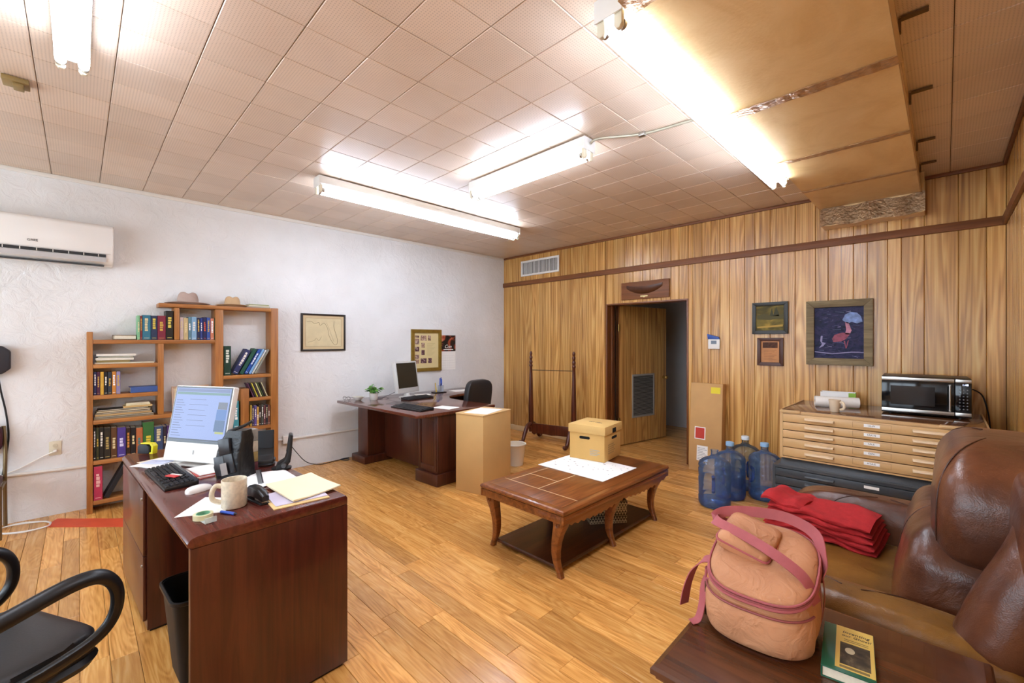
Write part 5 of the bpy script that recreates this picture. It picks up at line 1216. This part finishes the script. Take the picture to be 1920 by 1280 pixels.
MB().box((-.62, 4.2815, .414), (.62, 4.287, .425)).build('edge_strip', mat('edge_grey', '#555a5e', .35), bs)
flatfile('tan_flat_file', 'tan flat-file cabinet with five shallow labelled drawers', (-.40, 0, 0), .61, 4.275, 5.145, .487, .885, M_tan, 5, [.866, .793, .726, .657, .58, .503], M_brown_top)
ZF = .8915
# microwave
mw = thing('microwave', 'black and stainless microwave on the tan cabinet', 'microwave', (-.118, 4.69, ZF + .012), 2)
MB().box((-.255, .012, 0), (.255, .37, .295)).build('body', mat('microwave_case', '#1b1b1d', .4), mw, bevel=.006)
dr_ = MB().box((-.255, -.012, .002), (.165, .011, .293)).build('door', M_blackgloss, mw, bevel=.003)
MB().box((-.20, -.0135, .07), (.06, -.0122, .22)).build('window', mat('oven_window', '#2a2624', .12), dr_)
cpn = MB().box((.169, -.012, .002), (.255, .011, .293)).build('control_panel', M_blackgloss, mw, bevel=.003)
for x0, x1, par in ((-.254, .164, dr_), (.17, .254, cpn)):
    for z0 in (.012, .262): MB().box((x0, -.0155, z0), (x1, -.0122, z0 + .026)).build('steel_strip', M_steel, par, bevel=.001)
MB().tube([(.14, -.03, .05), (.14, -.034, .145), (.14, -.03, .24)], .007, 10).build('handle', M_steel, dr_, smooth=True)
for z0 in (.05, .24): MB().box((.134, -.03, z0 - .006), (.146, -.0122, z0 + .006)).build('handle_mount', M_steel, dr_)
text('clock', '1:48', .02, cpn, (.222, -.0128, .247), (R(90), 0, 0), mat('clock_glow', '#c8d8ff', .3, emit=2.5))
bt = MB().lathe([(.0045, 0), (.0045, .0012), (.001, .0014)], 10, M=rotM(90, 0, 0)).mesh('button', mat('button_grey', '#6e6e70', .4))
for r_ in range(7):
    for c_ in range(3): link('button', bt, cpn, (.193 + c_ * .02, -.0122, .21 - r_ * .024))
for x in (-.2, .2):
    for y_ in (.05, .32): MB().lathe([(.014, -.0115), (.014, 0)], 12, c=(x, y_, 0)).build('foot', M_black, mw)
pc = thing('power_cord', 'black cord running down behind the microwave', 'cord', (0, 0, 0)); MB().tube(bez([(.15, 5.0, 1.1), (.20, 5.04, 1.06), (.225, 5.05, .98), (.245, 5.08, .85), (.25, 5.12, .7)], 6), .005, 6).build('cord', M_black, pc, smooth=True)
mug('plain beige mug on the tan cabinet', (-.655, 4.47, ZF + .0005), 160, '#d8c3a5', .042, .10, tap=.78)
rp = thing('paper_towel_roll', 'white paper towel roll lying on the tan cabinet', 'paper towel', (-.69, 4.79, ZF + .0465), 18)
MB().loft([[(x, r_ * math.cos(q), r_ * math.sin(q)) for q in [2 * math.pi * i / 28 for i in range(28)]] for x, r_ in ((-.16, .02), (-.16, .046), (.16, .046), (.16, .02))], closed=True).build('roll', mat('towel_paper', '#eee9e0', .8, bump=.2, bscale=120), rp, smooth=True)
MB().loft([[(x, r_ * math.cos(q), r_ * math.sin(q)) for q in [2 * math.pi * i / 20 for i in range(20)]] for x, r_ in ((-.158, .017), (-.158, .0198), (.158, .0198), (.158, .017))], closed=True).build('core', M_cardboard, rp, smooth=True)
tbx = thing('tissue_box', 'open white and green tissue box behind the towel roll', 'tissue box', (-.71, 5.02, ZF + .0005), 4)
m = MB(); w_, d_, h_ = .13, .06, .115
m.box((-w_, -d_, 0), (w_, d_, .004)); m.box((-w_, -d_, .004), (w_, -d_ + .003, h_)); m.box((-w_, d_ - .003, .004), (w_, d_, h_)); m.box((-w_, -d_ + .003, .004), (-w_ + .003, d_ - .003, h_)); m.build('carton', M_paper, tbx)
MB().box((w_ - .05, -d_ - .001, 0), (w_ + .001, -d_ - .0002, h_)).build('green_front', mat('green_print', '#8dbb3c', .45), tbx); MB().box((w_ - .003, -d_ + .003, .004), (w_, d_ - .003, h_)).build('green_end', MATS['green_print'], tbx)
MB().box((-w_ + .02, -d_ - .001, .03), (-.03, -d_ - .0003, .07)).build('logo_print', mat('pale_print', '#cfd8b8', .5), tbx)
MB().box((-w_ + .003, -d_ + .003, .085), (w_ - .003, d_ - .003, .09)).build('dark_opening', M_dark, tbx)
# ================================================================== SOFA (recliner against the right wall)
t = NT('brown_leather')
tc = t.n('ShaderNodeTexCoord')
n1 = t.n('ShaderNodeTexNoise', _Scale=3.2, _Detail=5, _Roughness=.6); t.l(tc.outputs['Object'], n1.inputs['Vector'])
r = t.ramp([(.3, '#3a2018'), (.5, '#563120'), (.66, '#6b4028'), (.8, '#7d5233')]); t.l(n1.outputs['Fac'], r.inputs['Fac']); t.l(r.outputs['Color'], t.b.inputs['Base Color'])
t.b.inputs['Roughness'].default_value = .3
n2 = t.n('ShaderNodeTexNoise', _Scale=7, _Detail=5, _Roughness=.5, _Distortion=1.4); t.l(tc.outputs['Object'], n2.inputs['Vector'])
n3 = t.n('ShaderNodeTexVoronoi', _Scale=260); t.l(tc.outputs['Object'], n3.inputs['Vector'])
ad = t.n('ShaderNodeMath', operation='MULTIPLY_ADD'); ad.inputs[1].default_value = .06; t.l(n3.outputs['Distance'], ad.inputs[0]); t.l(n2.outputs['Fac'], ad.inputs[2])
t.bump(ad.outputs[0], .36, .014)
M_leather = t.m
t2 = M_leather.copy(); t2.name = 'tan_leather'
for n_ in t2.node_tree.nodes:
    if n_.type == 'VALTORGB':
        for e_, c in zip(n_.color_ramp.elements, ('#5a3818', '#76501f', '#8a6029', '#9a7036')): e_.color = (*lin(c), 1)
M_leather2 = t2
M_seam = mat('leather_seam', '#3f2216', .5)
so_f = thing('leather_recliner', 'wide brown leather recliner with bulging back cushions by the right wall', 'sofa', (-.1, 2.55, 0))
def wr(k, amp):
    def f(x, y, z):
        q = amp * (math.sin(9 * y + 3 * z + k) * math.cos(7 * z - 2 * x + k * 2) + .5 * math.sin(17 * y - 11 * z + k))
        return x * (1 + q), y * (1 + q * .4), z * (1 + q)
    return f
def cush(name, c, h, e1, e2, M=None, k=0, amp=.012, mm=None, nu=64, nv=36): return MB().sup(c, h, e1, e2, nu, nv, M=M, disp=wr(k, amp)).build(name, mm or M_leather, so_f, smooth=True)
MB().box((-.55, -.70, .03), (.36, .70, .30)).build('base', M_leather, so_f, bevel=.03, seg=3)
cush('seat_cushion', (-.17, 0, .345), (.43, .475, .095), .42, .28, k=1, amp=.01, mm=M_leather2)
cush('arm', (-.14, .595, .40), (.44, .125, .215), .55, .3, k=2, amp=.008)
cush('arm', (-.14, -.595, .39), (.44, .125, .205), .55, .3, k=3, amp=.008, mm=M_leather2)
cush('lumbar_cushion', (.10, .0, .60), (.225, .465, .235), .62, .3, M=rotM(0, 8, 0, (0.0, 0, .0)), k=4, amp=.016)
cush('head_cushion', (.22, .0, .875), (.19, .475, .245), .7, .34, M=rotM(0, 2, 0), k=5, amp=.014)
cush('back_frame', (.335, .0, .56), (.095, .69, .50), .3, .22, k=6, amp=.004)
for s in (-1, 1):
    wp = bez([(.17, s * .60, .36), (.19, s * .60, .5), (.245, s * .6, .68), (.305, s * .585, .82), (.335, s * .55, .90), (.34, s * .45, .93)], 8)
    n_ = len(wp); MB().tube(wp, [.095 * min(1, .55 + i / 9) * (1 if i < n_ - 7 else 1 - .07 * (i - n_ + 7)) for i in range(n_)], 20).build('side_wing', M_leather, so_f, smooth=True)
def seam(pts, r=.0035): MB().tube(bez(pts, 6), r, 6).build('seam', M_seam, so_f, smooth=True)
def sup_seam(c, h, e1, e2, lo, la0=-75, la1=80, M=None, k=1.001, r_=.0026):
    def sp(x, e): return math.copysign(abs(x) ** e, x)
    pts = []
    for i in range(25):
        la = R(la0 + (la1 - la0) * i / 24); L_ = R(lo)
        p = Vector((c[0] + sp(math.cos(la), e1) * sp(math.cos(L_), e2) * h[0] * k, c[1] + sp(math.cos(la), e1) * sp(math.sin(L_), e2) * h[1] * k, c[2] + sp(math.sin(la), e1) * h[2] * k))
        pts.append(M @ p if M is not None else p)
    MB().tube(pts, r_, 6).build('seam', M_seam, so_f, smooth=True)
sup_seam((.10, .0, .60), (.225, .465, .235), .62, .3, 181, M=rotM(0, 8, 0))
sup_seam((.22, .0, .875), (.19, .475, .245), .7, .34, 219, M=rotM(0, 2, 0))
sup_seam((.22, .0, .875), (.19, .475, .245), .7, .34, 141, M=rotM(0, 2, 0))
for lo_ in (100, 82): sup_seam((-.14, .595, .40), (.44, .125, .215), .55, .3, 180 + lo_, la0=-20, la1=89)
for lo_ in (100, 82): sup_seam((-.14, -.595, .39), (.44, .125, .205), .55, .3, lo_, la0=-10, la1=89)
# ---- red blanket folded on the seat
bl = thing('folded_blanket', 'folded red fleece blanket on the recliner seat', 'blanket', (-.47, 2.86, .44), rot=(R(5), R(-1), R(-7)))
M_red = mat('red_fleece', '#a81f22', .9, var=.12, vscale=25, bump=.5, bscale=180, bdist=.004)
for k in range(5):
    m = MB(); z0 = k * .028; rings = []
    hw = .255 - .006 * k; hy = .14 - .004 * k
    for i in range(25):
        q = i / 24; x = -hw + 2 * hw * q; ring = []
        tk = .018 + .003 * math.sin(q * 7 + k); off = .006 * math.sin(q * 9 + k * 2.1); edge = min(1, min(q, 1 - q) * 14 + .25)
        for j in range(20):
            a_ = 2 * math.pi * j / 20; cx_ = math.copysign(abs(math.cos(a_)) ** .45, math.cos(a_)); sz_ = math.copysign(abs(math.sin(a_)) ** .7, math.sin(a_))
            off2 = .004 * math.sin(q * 23 + k * 1.7 + j) + .005 * math.sin(q * 13 - k)
            ring.append((x, off + off2 + hy * cx_ * (1 - .02 * (1 - edge)), z0 + .004 * math.sin(q * 17 + cx_ * 4 + k) + .017 + tk * edge * sz_ + .008 * math.sin(q * 6 + k * .4 + cx_ * 2)))
        rings.append(ring)
    m.loft(rings); m.build('fold', M_red, bl, smooth=True)
m = MB(); m.grid(lambda u, v: (-.26 + .2 * u, -.12 + .25 * v, .172 + .012 * math.sin(v * 5) - .03 * u * u + .01 * math.sin(u * 9)), 12, 12, .012); m.build('corner_flap', M_red, bl, smooth=True)
# ================================================================== END TABLE
et = thing('end_table', 'dark cherry end table with moulded edge in the lower right', 'end table', (-.245, 1.47, 0), 1)
m = MB(); m.loft([[(sx * (.345 - i_), sy * (.335 - i_), z_) for sx, sy in ((-1, -1), (1, -1), (1, 1), (-1, 1))] for i_, z_ in ((.02, .532), (.012, .537), (.01, .546), (.0, .552), (.0, .566), (.006, .574), (.02, .58))]); m.build('table_top', M_endwood, et)
m = MB(); m.loft([[(sx * (.345 - i_), sy * (.335 - i_), z_) for sx, sy in ((-1, -1), (1, -1), (1, 1), (-1, 1))] for i_, z_ in ((.035, .42), (.022, .43), (.012, .46), (.012, .49), (.022, .515), (.03, .5315))]); m.build('bowed_apron', M_endwood, et)
MB().box((-.3, -.29, .08), (.3, .29, .4195)).build('cabinet_body', M_endwood, et, bevel=.004)
for sx in (-1, 1):
    for sy in (-1, 1): MB().loft([[(sx * .285 + p[0], sy * .275 + p[1], z_) for p in rr(w_, w_, .008, n=2)] for z_, w_ in ((0, .022), (.03, .03), (.08, .035), (.42, .035))]).build('leg', M_endwood, et, smooth=True)
# ---- hardback book
bk = thing('hardback_book', 'green hardback book with yellow cover beside the backpack', 'book', (-.194, 1.532, .5805), 7)
bl_, bw_ = .115, .058
MB().box((-bw_, -bl_, 0), (bw_, bl_, .003)).build('back_cover', mat('book_green', '#1f5a42', .35), bk, bevel=.001)
MB().box((-bw_ + .004, -bl_ + .004, .0032), (bw_ - .003, bl_ - .004, .0278)).build('page_block', M_pages, bk)
fc = MB().box((-bw_, -bl_, .028), (bw_, bl_, .031)).build('front_cover', MATS['book_green'], bk, bevel=.001)
MB().box((-bw_, -bl_, .0031), (-bw_ + .003, bl_, .0279)).build('spine', MATS['book_green'], bk)
MB().box((-bw_ + .03, -bl_ + .016, .0311), (bw_ - .001, bl_ - .001, .0316)).build('yellow_panel', mat('cover_yellow', '#d8b95c', .4), fc)
text('title_line', 'Inventing', .017, fc, (.017, .085, .0317), (0, 0, 0), M_ink, shear=.2); text('title_line', 'our Ghost!', .015, fc, (.018, .067, .0317), (0, 0, 0), M_ink, shear=.2)
m = MB()
for k in range(2): m.box((-.01, .046 - k * .008, .0317), (.045, .0485 - k * .008, .032))
m.build('subtitle_lines', mat('soft_ink', '#7a6a3c', .6), fc)
po = MB().box((-.018, -.078, .0317), (.048, .028, .0321)).build('portrait_print', art_mat('portrait_tone', [(.3, '#2a2218'), (.55, '#4a3e2c'), (.75, '#7a6c50')], 20), fc)
m = MB(); m.prism([(.004 + .011 * math.cos(q), -.008 + .015 * math.sin(q)) for q in [2 * math.pi * i / 16 for i in range(16)]], .0322, .0325, 'z'); m.build('portrait_light', mat('portrait_light', '#b5a888', .5), po)
MB().box((-.018, -.094, .0317), (.045, -.084, .032)).build('author_line', mat('soft_ink', '#7a6a3c', .6), fc)
# ================================================================== BACKPACK
bp = thing('backpack', 'faded peach canvas backpack with pink straps on the end table', 'bag', (-.41, 1.535, .5805), 4)
t = NT('peach_canvas'); tc = t.n('ShaderNodeTexCoord')
n1 = t.n('ShaderNodeTexNoise', _Scale=5, _Detail=5); t.l(tc.outputs['Object'], n1.inputs['Vector'])
r = t.ramp([(.3, '#b07a55'), (.55, '#c68e66'), (.75, '#d09c74')]); t.l(n1.outputs['Fac'], r.inputs['Fac']); t.l(r.outputs['Color'], t.b.inputs['Base Color']); t.b.inputs['Roughness'].default_value = .75
n2 = t.n('ShaderNodeTexNoise', _Scale=16, _Detail=4, _Distortion=1.2); t.l(tc.outputs['Object'], n2.inputs['Vector']); t.bump(n2.outputs['Fac'], .8, .014)
M_can = t.m
M_pink = mat('pink_webbing', '#a8585c', .75, var=.06, vscale=30, bump=.3, bscale=300, bdist=.002)
def ring_sup(hx, hy, cx, cy, z, e=.5, n=48, tilt=0, wob=0, k=0):
    out = []
    for i in range(n):
        q = 2 * math.pi * i / n; c_, s_ = math.cos(q), math.sin(q)
        f = 1 + wob * math.sin(5 * q + k) + wob * .6 * math.sin(9 * q - 2 * k)
        x = math.copysign(abs(c_) ** e, c_) * hx * f; y_ = math.copysign(abs(s_) ** e, s_) * hy * f
        out.append((cx + x, cy + y_, z + tilt * y_))
    return out
m = MB(); m.loft([ring_sup(.12, .135, 0, 0, .0, .72), ring_sup(.138, .153, 0, 0, .01, .72, wob=.005), ring_sup(.148, .163, 0, 0, .05, .72, wob=.008, k=1), ring_sup(.15, .166, 0, 0, .10, .7, tilt=.06, wob=.012, k=2), ring_sup(.144, .16, 0, .0, .14, .7, tilt=.17, wob=.02, k=3), ring_sup(.136, .15, 0, .002, .168, .7, tilt=.25, wob=.016, k=4), ring_sup(.139, .155, 0, .002, .195, .7, tilt=.32, wob=.006, k=4)])
m.build('body', M_can, bp, smooth=True)
# lid: domed, sloping up to the back
rings = []
for k in range(9):
    q = k / 8; f = math.cos(q * 1.5) ** .5 if q < 1 else .25
    rings.append(ring_sup(.143 * f, .16 * f, 0, .004, .198 + .036 * math.sin(q * 1.57), .68, tilt=.34, wob=.006, k=5))
m = MB(); m.loft(rings); m.build('lid', M_can, bp, smooth=True)
for z_, r_, mm in ((.1935, .0055, M_pink), (.207, .0035, M_pink), (.2, .003, mat('zip_tape', '#8f4a4a', .6))):
    m = MB(); m.tube([p for p in ring_sup(.1455, .1625, 0, .003, z_, .68, tilt=.33)], r_, 6, closed=True); m.build('lid_piping', mm, bp, smooth=True)
m = MB(); m.tube(ring_sup(.13, .145, 0, 0, .006, .72), .004, 6, closed=True); m.build('bottom_piping', mat('dusty_pink', '#a8706a', .7), bp, smooth=True)
# lid pocket
PM = Matrix.Translation((-.045, .03, .252)) @ Matrix.Rotation(R(15), 4, 'X') @ Matrix.Rotation(R(12), 4, 'Y') @ Matrix.Rotation(R(-6), 4, 'Z')
m = MB(); m.sup((0, 0, 0), (.078, .085, .03), .45, .25, 40, 14, M=PM, disp=wr(3, .01)); m.build('lid_pocket', M_can, bp, smooth=True)
m = MB(); m.tube([tuple(PM @ Vector(p)) for p in rr(.078, .085, .015, .006)], .0035, 6, closed=True); m.build('pocket_piping', M_pink, bp, smooth=True)
# front pocket
rings = []
for z_, b_ in ((.010, .97), (.014, 1.0), (.03, 1.035), (.07, 1.06), (.11, 1.05), (.128, 1.015), (.132, .98)):
    o_ = ring_sup(.148, .164, 0, 0, z_, .71, 96, tilt=.05 * z_ / .1)
    sel = o_[54:91]
    rings.append([(p[0] * b_, p[1] * b_, p[2]) for p in sel] + [(p[0] * .93, p[1] * .93, p[2]) for p in reversed(sel)])
m = MB(); m.loft(rings); m.build('front_pocket', M_can, bp, smooth=True)
o_ = ring_sup(.148, .164, 0, 0, .13, .71, 96, tilt=.06)[54:91]
m = MB(); m.tube([(p[0] * 1.03, p[1] * 1.03, p[2]) for p in o_], .0035, 6); m.build('pocket_zip', mat('zip_tape', '#8f4a4a', .6), bp, smooth=True)
m = MB(); m.tube([(o_[1][0] * 1.05, o_[1][1] * 1.05, z_) for z_ in (.125, .07, .02)], .003, 6); m.build('zip_pull', mat('zip_metal', '#6d5a48', .35, metal=.8), bp, smooth=True)
for yy, side in ((-.01, 1), (.06, 1)):
    m = MB(); pts = bez([(.142, .03 + yy, .02), (.152, .03 + yy, .1), (.146, .02 + yy, .19)], 6); m.tube(pts, .0022, 5); m.build('side_seam', mat('dusty_pink', '#a8706a', .7), bp, smooth=True)
# handles over the lid
h1 = bez([(-.125, .10, .25), (-.15, .05, .28), (-.135, .0, .29), (-.04, -.025, .274), (.05, -.05, .250), (.118, -.06, .212), (.147, -.055, .15)], 7)
m = MB(); m.ribbon(h1, (.25, .8, .5), .034, .0028); m.build('carry_handle', M_pink, bp, smooth=True)
h2 = bez([(-.13, .08, .255), (-.155, .05, .285), (-.125, .075, .305), (-.04, .115, .312), (.05, .135, .308), (.125, .12, .28), (.15, .07, .22), (.15, .04, .17)], 7)
m = MB(); m.ribbon(h2, (.1, .35, .95), .034, .0028); m.build('carry_handle', M_pink, bp, smooth=True)
# shoulder strap at the left
s1 = bez([(-.142, -.03, .175), (-.168, -.045, .165), (-.195, -.05, .13), (-.215, -.055, .07), (-.225, -.06, .006)], 7)
m = MB(); m.ribbon(s1, (.35, 1, .35), [.03 + .014 * min(1, i / 14) for i in range(len(s1))], .003); m.build('shoulder_strap', M_pink, bp, smooth=True)
s2 = bez([(-.146, -.075, .13), (-.152, -.09, .1), (-.153, -.105, .05), (-.16, -.12, .01), (-.175, -.14, .003)], 7)
m = MB(); m.ribbon(s2, (.8, -.5, 0), .026, .0028); m.build('strap_tail', M_pink, bp, smooth=True)
m = MB(); m.tube([(-.15, -.07, .15), (-.155, -.05, .15), (-.155, -.05, .135), (-.15, -.075, .13)], .004, 6, closed=True); m.build('buckle', M_pink, bp, smooth=True)
